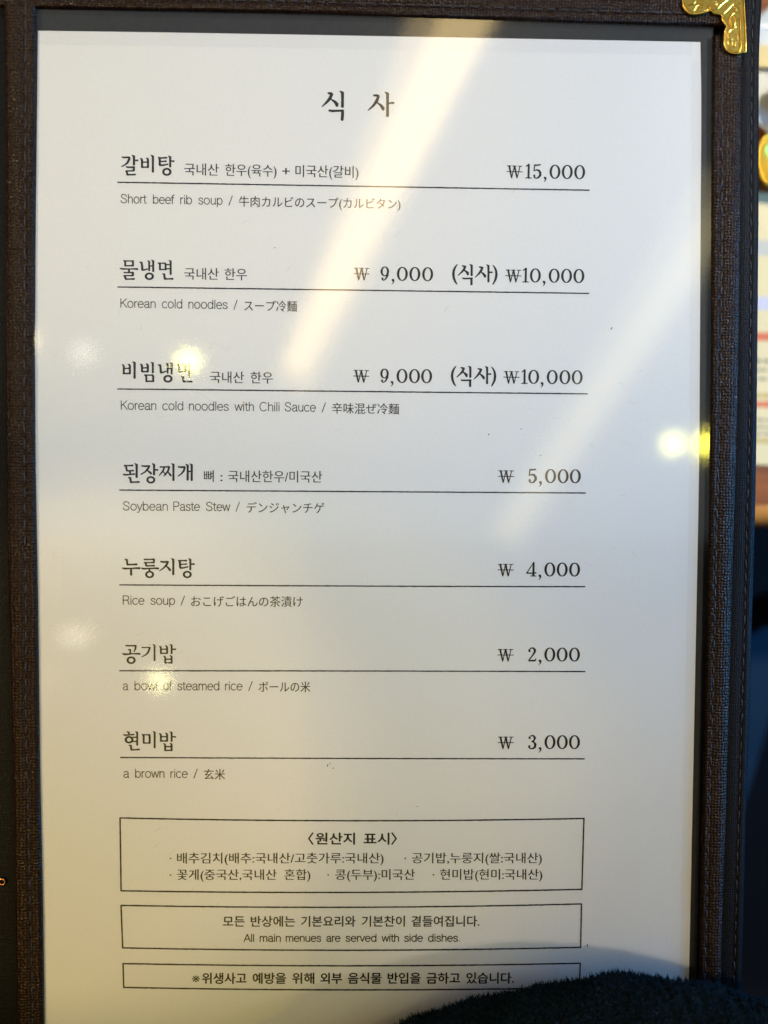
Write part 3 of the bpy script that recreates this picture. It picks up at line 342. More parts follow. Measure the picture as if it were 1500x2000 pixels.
RULES = [
[(30.55,-57.11),(53.3,-57.22),(76.1,-57.32),(98.96,-57.43),(121.89,-57.53),(144.87,-57.64),(167.91,-57.74),(191.01,-57.85),(214.17,-57.96)],
[(30.4,-97.39),(53.2,-97.47),(76.07,-97.55),(98.99,-97.64),(121.97,-97.72),(145.01,-97.81),(168.12,-97.89),(191.28,-97.97),(214.5,-98.06)],
[(30.15,-136.91),(52.97,-136.97),(75.86,-137.04),(98.8,-137.1),(121.8,-137.16),(144.86,-137.22),(167.98,-137.29),(191.16,-137.35),(214.4,-137.42)],
[(30.85,-176.37),(53.57,-176.39),(76.34,-176.41),(99.17,-176.42),(122.05,-176.44),(145.0,-176.46),(168.0,-176.47),(191.06,-176.49),(214.18,-176.51)],
[(30.72,-213.63),(53.48,-213.68),(76.3,-213.72),(99.18,-213.75),(122.11,-213.77),(145.11,-213.78),(168.16,-213.77),(191.27,-213.75),(214.44,-213.71)],
[(30.59,-247.6),(53.42,-247.57),(76.32,-247.56),(99.27,-247.55),(122.28,-247.55),(145.34,-247.55),(168.47,-247.57),(191.65,-247.59),(214.9,-247.62)],
[(30.8,-282.12),(53.64,-282.25),(76.53,-282.36),(99.48,-282.46),(122.49,-282.54),(145.55,-282.6),(168.68,-282.65),(191.86,-282.69),(215.11,-282.71)]]
BOXES = [
[[(30.51,-306.32),(53.4,-306.83),(76.35,-307.22),(99.36,-307.47),(122.43,-307.6),(145.55,-307.6),(168.74,-307.47),(191.98,-307.21),(215.27,-306.82)],[(215.27,-306.82),(215.05,-321.21),(214.82,-335.63)],[(214.82,-335.63),(191.62,-336.04),(168.48,-336.33),(145.39,-336.5),(122.36,-336.56),(99.38,-336.5),(76.46,-336.32),(53.61,-336.03),(30.81,-335.62)],[(30.81,-335.62),(30.66,-320.95),(30.51,-306.32)]],
[[(30.78,-341.51),(53.58,-341.97),(76.43,-342.3),(99.34,-342.5),(122.31,-342.58),(145.34,-342.52),(168.42,-342.34),(191.56,-342.02),(214.75,-341.57)],[(214.75,-341.57),(214.68,-350.43),(214.61,-359.3)],[(214.61,-359.3),(191.5,-359.68),(168.45,-359.93),(145.46,-360.05),(122.52,-360.04),(99.64,-359.89),(76.82,-359.62),(54.06,-359.22),(31.35,-358.69)],[(31.35,-358.69),(31.07,-350.09),(30.78,-341.51)]],
[[(31.47,-365.06),(54.15,-365.56),(76.9,-365.95),(99.7,-366.22),(122.55,-366.37),(145.47,-366.41),(168.44,-366.33),(191.46,-366.13),(214.55,-365.81)],[(214.55,-365.81),(214.42,-370.81),(214.3,-375.8)],[(214.3,-375.8),(191.28,-376.08),(168.32,-376.24),(145.41,-376.28),(122.56,-376.2),(99.76,-376.0),(77.02,-375.69),(54.34,-375.26),(31.72,-374.72)],[(31.72,-374.72),(31.59,-369.89),(31.47,-365.06)]]]
SPECKS = [
(112.66,-285.14),
(113.68,-284.53),
(114.91,-286.38),
(217.28,-358.2),
(91.38,-81.63),
(188.42,-151.43),
(175.69,-153.54),
(148.43,-301.86),
(223.78,-111.38),
(196.24,-161.87)]
OUT = {
'paper_left': [(0.2,0.2),(-0.6,-46.53),(-1.05,-70.04),(-1.72,-125.3),(-1.73,-185.13),(-1.73,-245.62),(-1.1,-286.32),(-0.43,-337.62),(-0.16,-389.41)],
'paper_right': [(257.0,-0.2),(257.8,-23.45),(258.25,-67.08),(259.25,-155.4),(259.33,-183.8),(259.21,-224.63),(259.08,-271.96),(258.95,-307.2),(258.79,-359.43),(258.49,-391.0)],
'paper_top': [(0.2,0.2),(44.52,0.29),(103.69,0.22),(163.26,0.05),(213.21,-0.07),(257.0,-0.2)],
'left_in': [(0.11,22.26),(-0.08,8.81),(-0.55,-18.19),(-1.14,-47.27),(-1.7,-86.29),(-1.99,-115.74),(-1.87,-155.25),(-1.48,-185.07),(-1.05,-225.09),(-0.76,-285.67),(0.01,-336.68),(0.38,-388.17),(0.58,-419.3)],
'left_out': [(-12.88,22.05),(-12.41,8.62),(-12.23,-18.36),(-12.26,-47.41),(-12.57,-86.4),(-12.87,-125.68),(-12.91,-155.32),(-12.95,-185.12),(-12.27,-225.12),(-11.58,-265.41),(-10.84,-326.41),(-10.3,-388.1),(-9.93,-419.21)],
'left_st': [(-3.57,22.2),(-3.67,8.76),(-3.86,-18.24),(-4.26,-47.31),(-4.64,-86.32),(-4.94,-115.76),(-5.42,-155.27),(-5.43,-185.09),(-5.25,-215.07),(-5.51,-265.41),(-4.89,-306.01),(-4.18,-346.93),(-3.65,-388.15),(-3.46,-419.26)],
'right_in': [(261.38,26.6),(261.56,5.15),(261.67,-24.24),(262.17,-63.67),(263.01,-123.36),(263.46,-183.72),(263.36,-224.33),(263.25,-265.23),(262.73,-306.44),(262.39,-358.39),(262.1,-389.78),(261.8,-421.36)],
'right_out': [(273.57,26.8),(273.57,5.33),(273.52,-24.08),(273.86,-63.54),(274.36,-123.27),(274.09,-163.46),(273.65,-183.66),(273.17,-224.3),(272.9,-265.23),(272.41,-306.46),(271.7,-358.43),(271.44,-389.84),(271.17,-421.43)],
'right_st': [(264.77,26.65),(264.96,5.2),(265.29,-24.19),(265.79,-63.63),(266.46,-123.33),(266.36,-163.51),(265.91,-183.7),(265.81,-224.32),(265.51,-265.23),(265.0,-306.45),(264.46,-358.4),(264.38,-389.8),(264.09,-421.38)],
'top_in': [(-17.25,8.73),(0.21,8.53),(45.02,8.18),(103.8,7.94),(133.35,7.44),(182.81,6.66),(212.63,6.15),(242.55,5.73),(261.75,5.35)],
'top_out': [(-17.17,18.52),(45.04,18.77),(133.28,18.67),(212.48,17.63),(273.76,16.67)],
'top_st': [(-17.23,12.0),(45.03,11.84),(103.79,11.81),(133.33,11.31),(182.77,10.54),(212.58,10.14),(242.48,9.73),(261.68,9.45)],
'edge_out': [(281.63,27.79),(281.06,16.02),(280.33,-3.63),(281.38,-62.98),(281.93,-112.94),(282.3,-153.25),(282.37,-183.67),(282.03,-224.49),(281.57,-265.62),(280.91,-307.05),(280.64,-359.27),(280.4,-390.83),(280.16,-422.57)],
'edge_st': [(277.38,27.15),(276.9,-0.24),(277.53,-43.54),(278.45,-113.14),(278.8,-153.32),(278.56,-183.66),(278.3,-224.36),(277.84,-265.36),(277.37,-306.66),(276.89,-358.72),(276.63,-390.18),(276.59,-421.83)],
'brass': [(248.69,15.32),(248.69,13.68),(248.92,11.82),(249.85,10.2),(251.55,9.1),(253.95,8.86),(256.81,9.37),(258.72,10.06),(259.67,10.35),(261.12,9.39),(263.05,8.93),(264.2,8.9),(264.15,7.85),(264.33,6.91),(265.03,5.71),(266.06,4.55),(265.74,3.66),(265.21,2.01),(265.01,0.13),(265.23,-2.68),(266.05,-4.42),(267.27,-5.41),(268.84,-5.91),(270.52,-5.93),(271.96,-5.58),(272.55,-5.29),(273.59,-5.32),(273.57,-1.61),(273.19,5.41),(272.7,11.26),(272.39,16.16),(272.25,17.52),(262.9,17.41),(249.26,17.24)],
'sleeve': [(98.12,-402.09),(117.68,-389.21),(138.82,-379.54),(148.82,-375.6),(157.45,-372.85),(165.1,-369.89),(177.47,-366.56),(188.88,-363.82),(197.55,-362.66),(210.96,-360.93),(220.63,-359.97),(230.13,-359.62),(247.6,-360.91),(267.54,-364.63),(283.56,-369.14),(307.73,-378.35)]}
SCROLL = [
[(250.2,12.45),(251.63,12.52),(252.93,12.96),(253.76,13.91),(253.66,15.07)],
[(249.98,11.28),(250.71,10.08),(252.27,9.92),(253.45,10.64),(253.86,11.7),(255.33,12.49),(257.01,12.1)],
[(254.39,11.82),(255.59,11.61),(256.55,11.15)],
[(259.04,12.36),(259.42,11.01),(260.87,10.64),(262.77,11.49),(264.06,12.91),(265.36,13.81),(266.54,14.58)],
[(260.36,12.15),(261.31,12.4),(262.02,13.11),(261.52,14.27)],
[(268.84,13.26),(267.07,11.55),(265.19,9.77),(264.25,8.75)],
[(269.15,9.37),(267.72,8.76),(267.1,7.58),(267.54,5.72),(268.39,4.8),(269.29,5.75),(269.18,7.38),(268.33,8.3)],
[(268.78,3.29),(267.47,2.92),(266.53,1.73),(266.8,0.1),(267.78,-0.71),(268.6,-0.11)],
[(269.54,1.31),(270.27,0.62),(269.93,-0.56)],
[(266.33,-2.72),(266.59,-1.43),(267.67,-1.29),(268.16,-1.99),(267.94,-3.28)],
[(269.14,-3.38),(269.36,-1.97),(270.18,-1.02)],
[(268.39,11.34),(269.11,11.47),(269.6,10.89),(269.01,10.18)],
[(270.75,13.48),(271.06,9.75),(271.31,5.08),(271.56,-0.77),(271.56,-4.28),(270.26,-5.35),(268.34,-5.26),(266.64,-4.35),(265.71,-2.96),(265.5,-0.62),(265.63,1.25),(266.22,3.13)],
[(264.74,7.9),(264.89,6.62),(265.63,5.22),(266.49,4.3),(267.69,3.74),(269.13,3.99),(270.08,4.59)],
[(249.36,12.67),(249.49,11.51),(250.35,10.12),(251.8,9.26),(253.72,9.13),(256.34,9.52),(258.12,10.36),(258.95,10.96)]]
RIVET = (-16.71, -332.38)
BACK = {
'tray': ((367.27,106.86),(367.6,90.14)),
'napkin': ((367.6,90.14),(367.82,78.36)),
'dish': ((367.82,78.36),(368.32,52.87)),
'pot': ((368.45,45.71),(369.18,7.93)),
'leaflet': ((369.2,7.3),(372.43,-160.18)),
'table': ((365.74,186.29),(373.07,-193.44)),
'right': (377.86,-157.6),
'lines': [('grey',-21.54,-30.96),('lavender',-56.15,-64.35),('red',-78.24,-83.3),('text',-94.7,-96.91),('text',-100.4,-102.3),('text',-106.11,-107.69),('gold',-115.62,-118.8),('red',-120.71,-124.52),('text',-131.51,-133.1),('text',-135.97,-137.24),('text',-140.1,-141.38),('gold',-143.61,-146.79)],
'cushion': [(453.85,-308.77),(525.88,-276.92),(508.27,-304.12),(482.53,-382.26),(466.4,-444.34),(452.57,-486.48)]}

# ------------------------------------------------------------------ materials
def noise(m, scale, detail=4, rough=0.6, vec=None):
    n = nd(m, 'ShaderNodeTexNoise', Scale=scale, Detail=detail, Roughness=rough)
    if vec is not None: wire(m, vec, n.inputs['Vector'])
    return n
def ramp(m, src, stops):
    r = m.node_tree.nodes.new('ShaderNodeValToRGB'); e = r.color_ramp.elements
    e[0].position, e[0].color = stops[0][0], (*stops[0][1], 1)
    e[1].position, e[1].color = stops[-1][0], (*stops[-1][1], 1)
    for p, c in stops[1:-1]:
        q = e.new(p); q.color = (*c, 1)
    wire(m, src, r.inputs[0]); return r
def obj_co(m): return nd(m, 'ShaderNodeTexCoord').outputs['Object']
def scaled(m, vec, s):
    g = nd(m, 'ShaderNodeMapping'); g.inputs['Scale'].default_value = s; wire(m, vec, g.inputs['Vector']); return g.outputs[0]

M = {}
# printed paper: bright stock, hardly any texture
m = M['paper'] = mat('paper', (0.80, 0.80, 0.78), 0.85, spec=0.15)
co = obj_co(m); n = noise(m, 900, 3, 0.6, co)
r = ramp(m, n.outputs[0], [(0.3, (0.79, 0.79, 0.765)), (0.7, (0.82, 0.82, 0.80))]); wire(m, r.outputs[0], bsdf(m).inputs['Base Color'])
b = nd(m, 'ShaderNodeBump', Strength=0.25, Distance=0.00005); wire(m, n.outputs[0], b.inputs['Height']); wire(m, b.outputs[0], bsdf(m).inputs['Normal'])
# toner: slightly uneven
m = M['ink'] = mat('ink', (0.025, 0.025, 0.032), 0.7, spec=0.2)
n = noise(m, 2500, 3, 0.7, obj_co(m))
r = ramp(m, n.outputs[0], [(0.35, (0.012, 0.012, 0.016)), (0.75, (0.03, 0.03, 0.036))]); wire(m, r.outputs[0], bsdf(m).inputs['Base Color'])
m = M['ink_thin'] = mat('ink_thin', (0.06, 0.06, 0.07), 0.7, spec=0.2)
n = noise(m, 2500, 3, 0.7, obj_co(m))
r = ramp(m, n.outputs[0], [(0.3, (0.018, 0.018, 0.022)), (0.75, (0.05, 0.05, 0.058))]); wire(m, r.outputs[0], bsdf(m).inputs['Base Color'])
# clear scratched film
m = M['film'] = bpy.data.materials.new('clear_film'); m.use_nodes = True
nt = m.node_tree; nt.nodes.clear()
out = nd(m, 'ShaderNodeOutputMaterial'); tr = nd(m, 'ShaderNodeBsdfTransparent'); tr.inputs[0].default_value = (0.985, 0.985, 0.98, 1)
g1 = nd(m, 'ShaderNodeBsdfGlossy', Roughness=0.05); g2 = nd(m, 'ShaderNodeBsdfGlossy', Roughness=0.24)
co = obj_co(m)
cloud = noise(m, 22, 3, 0.6, co)
scr = noise(m, 1.0, 5, 0.75, scaled(m, co, (700, 2600, 500)))
bm1 = nd(m, 'ShaderNodeBump', Strength=0.05, Distance=0.00006); wire(m, scr.outputs[0], bm1.inputs['Height'])
fine = noise(m, 1400, 4, 0.7, co)
bm2 = nd(m, 'ShaderNodeBump', Strength=0.5, Distance=0.00010); wire(m, fine.outputs[0], bm2.inputs['Height'])
wire(m, bm1.outputs[0], g1.inputs['Normal']); wire(m, bm2.outputs[0], g2.inputs['Normal'])
lw = nd(m, 'ShaderNodeLayerWeight', Blend=0.5)      # 1 - |cos|, the same from both sides of the film
p5 = nd(m, 'ShaderNodeMath', operation='POWER'); wire(m, lw.outputs['Facing'], p5.inputs[0]); p5.inputs[1].default_value = 5.0
fac = nd(m, 'ShaderNodeMath', operation='MULTIPLY_ADD'); wire(m, p5.outputs[0], fac.inputs[0]); fac.inputs[1].default_value = 0.9; fac.inputs[2].default_value = 0.088
rr = ramp(m, cloud.outputs[0], [(0.35, (0.04,)*3), (0.72, (0.15,)*3)])
mg = nd(m, 'ShaderNodeMixShader'); wire(m, rr.outputs[0], mg.inputs[0]); wire(m, g1.outputs[0], mg.inputs[1]); wire(m, g2.outputs[0], mg.inputs[2])
mx = nd(m, 'ShaderNodeMixShader'); wire(m, fac.outputs[0], mx.inputs[0]); wire(m, tr.outputs[0], mx.inputs[1]); wire(m, mg.outputs[0], mx.inputs[2])
wire(m, mx.outputs[0], out.inputs[0])

def leather(name, c0, c1, px, py, rough, depth, ridges=0.0, spec=0.5):
    m = mat(name, c0, rough, spec=spec); uv = nd(m, 'ShaderNodeTexCoord').outputs['UV']
    wob = noise(m, 0.12, 3, 0.6, uv)
    add = nd(m, 'ShaderNodeVectorMath', operation='MULTIPLY_ADD')
    wire(m, wob.outputs['Color'], add.inputs[0]); add.inputs[1].default_value = (1.6, 1.6, 0); wire(m, uv, add.inputs[2])
    vo = nd(m, 'ShaderNodeTexVoronoi', Scale=1.0, Randomness=0.3); wire(m, scaled(m, add.outputs[0], (1/px, 1/py, 1)), vo.inputs['Vector'])
    inv = nd(m, 'ShaderNodeMath', operation='SUBTRACT'); inv.inputs[0].default_value = 1.0; wire(m, vo.outputs['Distance'], inv.inputs[1])
    rd = noise(m, 1.0, 4, 0.65, scaled(m, uv, (0.10, 1/1.3, 1)))
    rv = nd(m, 'ShaderNodeMath', operation='MULTIPLY_ADD'); wire(m, rd.outputs[0], rv.inputs[0]); rv.inputs[1].default_value = ridges; wire(m, inv.outputs[0], rv.inputs[2])
    fn = noise(m, 3.0, 3, 0.6, uv)
    hh = nd(m, 'ShaderNodeMath', operation='MULTIPLY_ADD'); wire(m, fn.outputs[0], hh.inputs[0]); hh.inputs[1].default_value = 0.25; wire(m, rv.outputs[0], hh.inputs[2])
    b = nd(m, 'ShaderNodeBump', Strength=0.9, Distance=depth*MM); wire(m, hh.outputs[0], b.inputs['Height']); wire(m, b.outputs[0], bsdf(m).inputs['Normal']); wire(m, b.outputs[0], bsdf(m).inputs['Coat Normal'])
    r = ramp(m, vo.outputs['Distance'], [(0.1, c1), (0.6, c0)]); wire(m, r.outputs[0], bsdf(m).inputs['Base Color'])
    rn = noise(m, 0.9, 3, 0.7, uv)
    rr = ramp(m, rn.outputs[0], [(0.3, (rough*0.7,)*3), (0.7, (min(1, rough*1.4),)*3)]); wire(m, rr.outputs[0], bsdf(m).inputs['Roughness'])
    return m
M['leather'] = leather('brown_woven_leatherette', (0.005, 0.0022, 0.0018), (0.024, 0.0095, 0.006), 1.18, 1.16, 0.30, 0.50, 0.5, spec=0.17)
lb = bsdf(M['leather']); lb.inputs['Specular Tint'].default_value = (1.0, 0.80, 0.60, 1)
lb.inputs['Coat Weight'].default_value = 0.15; lb.inputs['Coat Roughness'].default_value = 0.17; lb.inputs['Coat Tint'].default_value = (1.0, 0.86, 0.66, 1)
M['leather_edge'] = leather('black_grained_leatherette', (0.002, 0.002, 0.003), (0.005, 0.005, 0.006), 0.9, 0.9, 0.5, 0.20, 0.9, spec=0.13)
M['thread'] = mat('brown_thread', (0.022, 0.016, 0.014), 0.5)
m = M['mount'] = mat('black_mount_card', (0.028, 0.026, 0.022), 0.6, spec=0.3)
n = noise(m, 400, 5, 0.7, obj_co(m)); r = ramp(m, n.outputs[0], [(0.3, (0.010, 0.010, 0.010)), (0.75, (0.024, 0.022, 0.017))]); wire(m, r.outputs[0], bsdf(m).inputs['Base Color'])
m = M['brass'] = mat('polished_brass', (0.95, 0.62, 0.10), 0.22, 1.0)
n = noise(m, 500, 4, 0.6, obj_co(m)); b = nd(m, 'ShaderNodeBump', Strength=0.35, Distance=0.0001); wire(m, n.outputs[0], b.inputs['Height']); wire(m, b.outputs[0], bsdf(m).inputs['Normal'])
r = ramp(m, n.outputs[0], [(0.3, (0.80, 0.47, 0.06)), (0.7, (1.0, 0.70, 0.16))]); wire(m, r.outputs[0], bsdf(m).inputs['Base Color'])
M['copper'] = mat('copper_ring', (0.75, 0.32, 0.14), 0.2, 1.0)
m = M['fleece'] = mat('navy_black_fleece', (0.005, 0.012, 0.018), 0.95, spec=0.1)
bsdf(m).inputs['Sheen Weight'].default_value = 0.25; bsdf(m).inputs['Sheen Tint'].default_value = (0.2, 0.45, 0.6, 1)
m = M['wood'] = mat('varnished_wood', (0.25, 0.09, 0.03), 0.3)
n = noise(m, 1.0, 5, 0.6, scaled(m, obj_co(m), (6, 160, 20)))
r = ramp(m, n.outputs[0], [(0.3, (0.10, 0.026, 0.008)), (0.55, (0.26, 0.07, 0.012)), (0.75, (0.40, 0.13, 0.025))]); wire(m, r.outputs[0], bsdf(m).inputs['Base Color'])
M['floor'] = mat('dark_floor', (0.012, 0.012, 0.02), 0.7)
M['cream_paper'] = mat('cream_paper', (0.66, 0.54, 0.30), 0.8)
M['red_print'] = mat('red_print', (0.60, 0.14, 0.06), 0.8)
M['lavender_print'] = mat('lavender_print', (0.50, 0.48, 0.56), 0.8)
M['grey_print'] = mat('grey_print', (0.46, 0.44, 0.38), 0.8)
M['gold_print'] = mat('gold_print', (0.50, 0.36, 0.13), 0.8)
M['text_print'] = mat('text_print', (0.22, 0.18, 0.12), 0.8)
M['steel'] = mat('brushed_steel', (0.62, 0.64, 0.66), 0.3, 1.0)
M['ceramic'] = mat('pale_ceramic', (0.50, 0.52, 0.53), 0.25)
M['napkin'] = mat('cream_cloth', (0.66, 0.54, 0.28), 0.9)
M['pot_gold'] = mat('brass_bowl_metal', (0.85, 0.52, 0.05), 0.3, 0.7)
M['black_glaze'] = mat('black_glaze', (0.01, 0.02, 0.018), 0.15)
M['blue_cloth'] = mat('blue_cloth', (0.0, 0.020, 0.045), 0.9)

# ------------------------------------------------------------------ outline helpers
def at_y(line, y):
    p = sorted(line, key=lambda q: q[1])
    if y <= p[0][1]: a, b = p[0], p[1]
    elif y >= p[-1][1]: a, b = p[-2], p[-1]
    else:
        for a, b in zip(p, p[1:]):
            if a[1] <= y <= b[1]: break
    t = (y - a[1]) / (b[1] - a[1])
    return a[0] + (b[0] - a[0]) * t
def at_x(line, x):
    return at_y([(q[1], q[0]) for q in line], x)
def smooth_at(f, line, y, r=9):
    return (f(line, y - r) + 2*f(line, y) + f(line, y + r)) / 4
X = lambda k, y: smooth_at(at_y, OUT[k], y)
Yt = lambda k, x: smooth_at(at_x, OUT[k], x)

def add_uv(o, fn):
    me = o.data; uv = me.uv_layers.new(name='UVMap')
    for lp in me.loops:
        uv.data[lp.index].uv = fn(me.vertices[lp.vertex_index].co / MM)

# ================================================================== THE PRINTED SHEET
BOT = -416.0
mb = MB(); rows = []
for i in range(81):
    y = BOT + (0 - BOT) * i / 80; row = []
    xl, xr = X('paper_left', y), X('paper_right', y)
    for k in range(41):
        x = xl + (xr - xl) * k / 40
        yy = y if i < 80 else Yt('paper_top', x)
        if 70 < i < 80: yy = y + (Yt('paper_top', x)) * (i - 70) / 10
        row.append((x, yy, 0.03 * math.sin(x * 0.03 + 1) * math.sin(y * 0.021)))
    rows.append(row)
mb.grid(rows)
sheet = mb.build('menu_sheet', M['paper'], smooth=True)
tag(sheet, 'white printed menu page with Korean, English and Japanese text inside the brown cover', 'menu page')

def pz(x, y): return 0.03 * math.sin(x * 0.03 + 1) * math.sin(y * 0.021)
INK = 0.05
class Ink(MB):
    """Flat print: every shape a hair above the one before, following the sheet."""
    k = 0
    def lift(s): s.k = (s.k + 1) % 9; return INK + s.k * 0.002
    def done(s, name, m, label):
        s.v = [(p[0], p[1], p[2] + pz(p[0], p[1])) for p in s.v]
        o = s.build(name, m, sheet); o['label'] = label; return o

# Korean and Japanese words set in the application's own font
def glyph_mesh(text, off, cache={}):
    key = (text, off)
    if key not in cache:
        cu = bpy.data.curves.new('type', 'FONT'); cu.body = text; cu.size = 1.0; cu.offset = off; cu.resolution_u = 3
        o = bpy.data.objects.new('type', cu); COL.objects.link(o)
        dg = bpy.context.evaluated_depsgraph_get(); dg.update()
        me = bpy.data.meshes.new_from_object(o.evaluated_get(dg))
        cache[key] = ([tuple(v.co) for v in me.vertices], [tuple(p.vertices) for p in me.polygons])
        bpy.data.objects.remove(o); bpy.data.curves.remove(cu); bpy.data.meshes.remove(me)
    return cache[key]

# a light grotesque for the English words: strokes in units where a capital is 100 high
def arc(cx, cy, rx, ry, a0, a1, n=14):
    return [(cx + rx*math.cos(math.radians(a0 + (a1-a0)*k/n)), cy + ry*math.sin(math.radians(a0 + (a1-a0)*k/n))) for k in range(n+1)]
LAT = {
 'o': (60, [arc(30,36,24,36,0,360,18)]),
 'n': (56, [[(9,72),(9,0)], [(9,48),(15,63),(29,72),(42,67),(47,52),(47,0)]]),
 'h': (56, [[(9,100),(9,0)], [(9,48),(15,63),(29,72),(42,67),(47,52),(47,0)]]),
 'm': (84, [[(9,72),(9,0)], [(9,50),(15,65),(26,72),(37,67),(42,54),(42,0)], [(42,50),(48,65),(59,72),(70,67),(75,54),(75,0)]]),
 'u': (56, [[(9,72),(9,20),(14,6),(27,0),(41,9),(47,24)], [(47,72),(47,0)]]),
 'r': (34, [[(9,72),(9,0)], [(9,46),(15,63),(30,71)]]),
 't': (30, [[(13,92),(13,16),(17,4),(29,1)], [(1,70),(27,70)]]),
 'f': (30, [[(12,0),(12,84),(17,96),(30,99)], [(1,70),(27,70)]]),
 'i': (20, [[(10,72),(10,0)], [(10,90),(10,99)]]),
 'l': (20, [[(10,100),(10,0)]]),
 'b': (60, [[(9,100),(9,0)], arc(31,36,22,36,0,360,18)]),
 'd': (60, [[(51,100),(51,0)], arc(29,36,22,36,0,360,18)]),
 'p': (60, [[(9,72),(9,-27)], arc(31,36,22,36,0,360,18)]),
 'c': (54, [arc(30,36,24,36,45,315)]),
 'e': (58, [arc(30,36,24,36,0,318), [(6,39),(54,39)]]),
 'a': (56, [[(9,54),(15,67),(27,72),(41,67),(45,54),(45,12),(48,1),(53,0)], [(45,42),(26,38),(10,31),(6,18),(13,4),(25,0),(38,6),(45,20)]]),
 's': (50, [[(43,55),(37,68),(25,72),(12,67),(8,56),(14,44),(37,32),(45,19),(39,5),(25,0),(12,4),(6,18)]]),
 'w': (70, [[(2,72),(18,1)], [(18,1),(35,70)], [(35,70),(52,1)], [(52,1),(68,72)]]),
 'v': (46, [[(2,72),(23,1)], [(23,1),(44,72)]]),
 'y': (46, [[(2,72),(23,3)], [(44,72),(22,-4),(14,-22),(3,-25)]]),
 'K': (66, [[(10,100),(10,0)], [(60,100),(10,40)], [(27,60),(64,0)]]),
 'S': (68, [[(59,73),(52,92),(34,100),(16,94),(9,77),(18,60),(49,45),(60,28),(52,7),(34,0),(14,7),(7,28)]]),
 'C': (76, [arc(40,50,34,50,42,318,16)]),
 'P': (66, [[(10,100),(10,0)], [(10,100),(40,100),(55,93),(60,74),(55,55),(40,47),(10,47)]]),
 'R': (70, [[(10,100),(10,0)], [(10,100),(40,100),(55,93),(60,75),(55,57),(40,50),(10,50)], [(40,50),(54,40),(58,14),(63,0)]]),
 'A': (68, [[(3,0),(34,100)], [(34,100),(65,0)], [(14,34),(54,34)]]),
 '/': (32, [[(3,-6),(29,102)]]),
 '.': (22, [[(10,3),(10,7)]]),
}
lines = {}; order = []
for (kind, line, text, x0, y0, x1, y1, size, wt) in WORDS:
    key = (line, wt)
    if key not in lines: lines[key] = Ink(); order.append(key)
    ink = lines[key]
    a = Vector((x0, y0)); b = Vector((x1, y1)); u = (b - a).normalized(); w = Vector((-u.y, u.x)); L = (b - a).length
    z = ink.lift()
    if kind == 'cjk':
        vs, fs = glyph_mesh(text, 0.0)
        lo = min(v[0] for v in vs); hi = max(v[0] for v in vs)
        sx = L / (hi - lo); sy = size * 0.98
        if text in '·': sx = sy
        pen = size * (0.007 + 0.020 * wt)
        for (ox, oy) in (((-pen, 0), (pen, 0)) if wt < 0.3 else ((-pen, 0), (pen, 0), (0, pen*.8), (0, -pen*.8))):   # emboldened by overprinting
            z = ink.lift()
            ink.add([((a + u*((v[0]-lo)*sx+ox) + w*(v[1]*sy+oy)).x, (a + u*((v[0]-lo)*sx+ox) + w*(v[1]*sy+oy)).y, z) for v in vs], fs)
    else:
        adv = 0; st = []
        for ch in text:
            wd, gl = LAT[ch]
            for g in gl: st.append([(adv + p[0], p[1]) for p in g])
            adv += wd
        lo = min(p[0] for g in st for p in g) - 4; hi = max(p[0] for g in st for p in g) + 4
        sx = L / (hi - lo); sy = size / 100; pen = size * (0.098 + 0.035 * wt)
        for g in st:
            ink.ribbon([((a + u*(p[0]-lo)*sx + w*p[1]*sy).x, (a + u*(p[0]-lo)*sx + w*p[1]*sy).y, pen) for p in g], ink.lift())
for key in order:
    lines[key].done('printed_line', M['ink'] if key[1] >= 0.8 else M['ink_thin'], key[0])

# prices: a narrow roman numeral face, height 100
def ring(cx, cy, rx, ry, thick, thin, n=24):
    return [(cx + rx*math.cos(2*math.pi*k/n), cy + ry*math.sin(2*math.pi*k/n), thin + (thick-thin)*abs(math.cos(2*math.pi*k/n))**1.4) for k in range(n+1)]
DIG = {
 '0': [ring(0,50,31,47,15,6)],
 '1': [[(-19,85,5),(-6,92,9),(2,97,12)], [(2,99,13),(2,50,13),(2,3,13)], [(-20,2,5),(-6,4,7),(10,4,7),(24,2,5)]],
 '5': [[(-20,94,11),(0,95,9),(20,98,9)], [(-20,97,8),(-22,75,7),(-24,53,7)], [(-24,53,5),(-8,61,8),(10,58,12),(22,42,15),(22,24,15),(8,5,10),(-10,2,7),(-22,10,10)], [(-21,19,15),(-20,20,15)]],
 '2': [[(-20,75,16),(-19,76,16)], [(-25,80,8),(-10,96,7),(8,97,10),(20,82,15),(17,66,13),(2,42,9),(-24,8,7)], [(-24,4,9),(0,6,11),(20,6,11),(25,10,8),(27,22,4)]],
 '3': [[(-20,79,15),(-19,80,15)], [(-24,84,6),(-8,97,7),(9,96,10),(20,80,14),(12,62,10),(-4,53,6)], [(-4,53,6),(12,50,9),(23,34,15),(20,14,13),(5,2,9),(-13,3,7),(-25,14,8)], [(-21,19,15),(-20,20,15)]],
 '4': [[(14,100,4),(-10,62,6),(-34,24,6)], [(-36,24,8),(0,23,8),(32,25,8)], [(14,98,13),(14,50,13),(14,4,13)], [(-4,2,6),(14,4,7),(32,2,6)]],
 '9': [ring(-1,66,23,32,14,6), [(22,66,13),(20,40,13),(8,14,9),(-8,2,6),(-20,8,8)], [(-18,15,14),(-17,16,14)]],
 ',': [[(-1,4,17),(1,5,17)], [(6,4,10),(4,-12,7),(-7,-25,3)]],
 'W': [[(-39,85,12),(-20,3,9)], [(-19,3,6),(-2,85,6)], [(-1,85,12),(19,3,9)], [(20,3,6),(39,85,6)], [(-54,86,5),(-26,86,5)], [(-16,86,5),(12,86,5)], [(26,86,5),(53,86,5)], [(-56,46,5),(56,46,5)]],
}
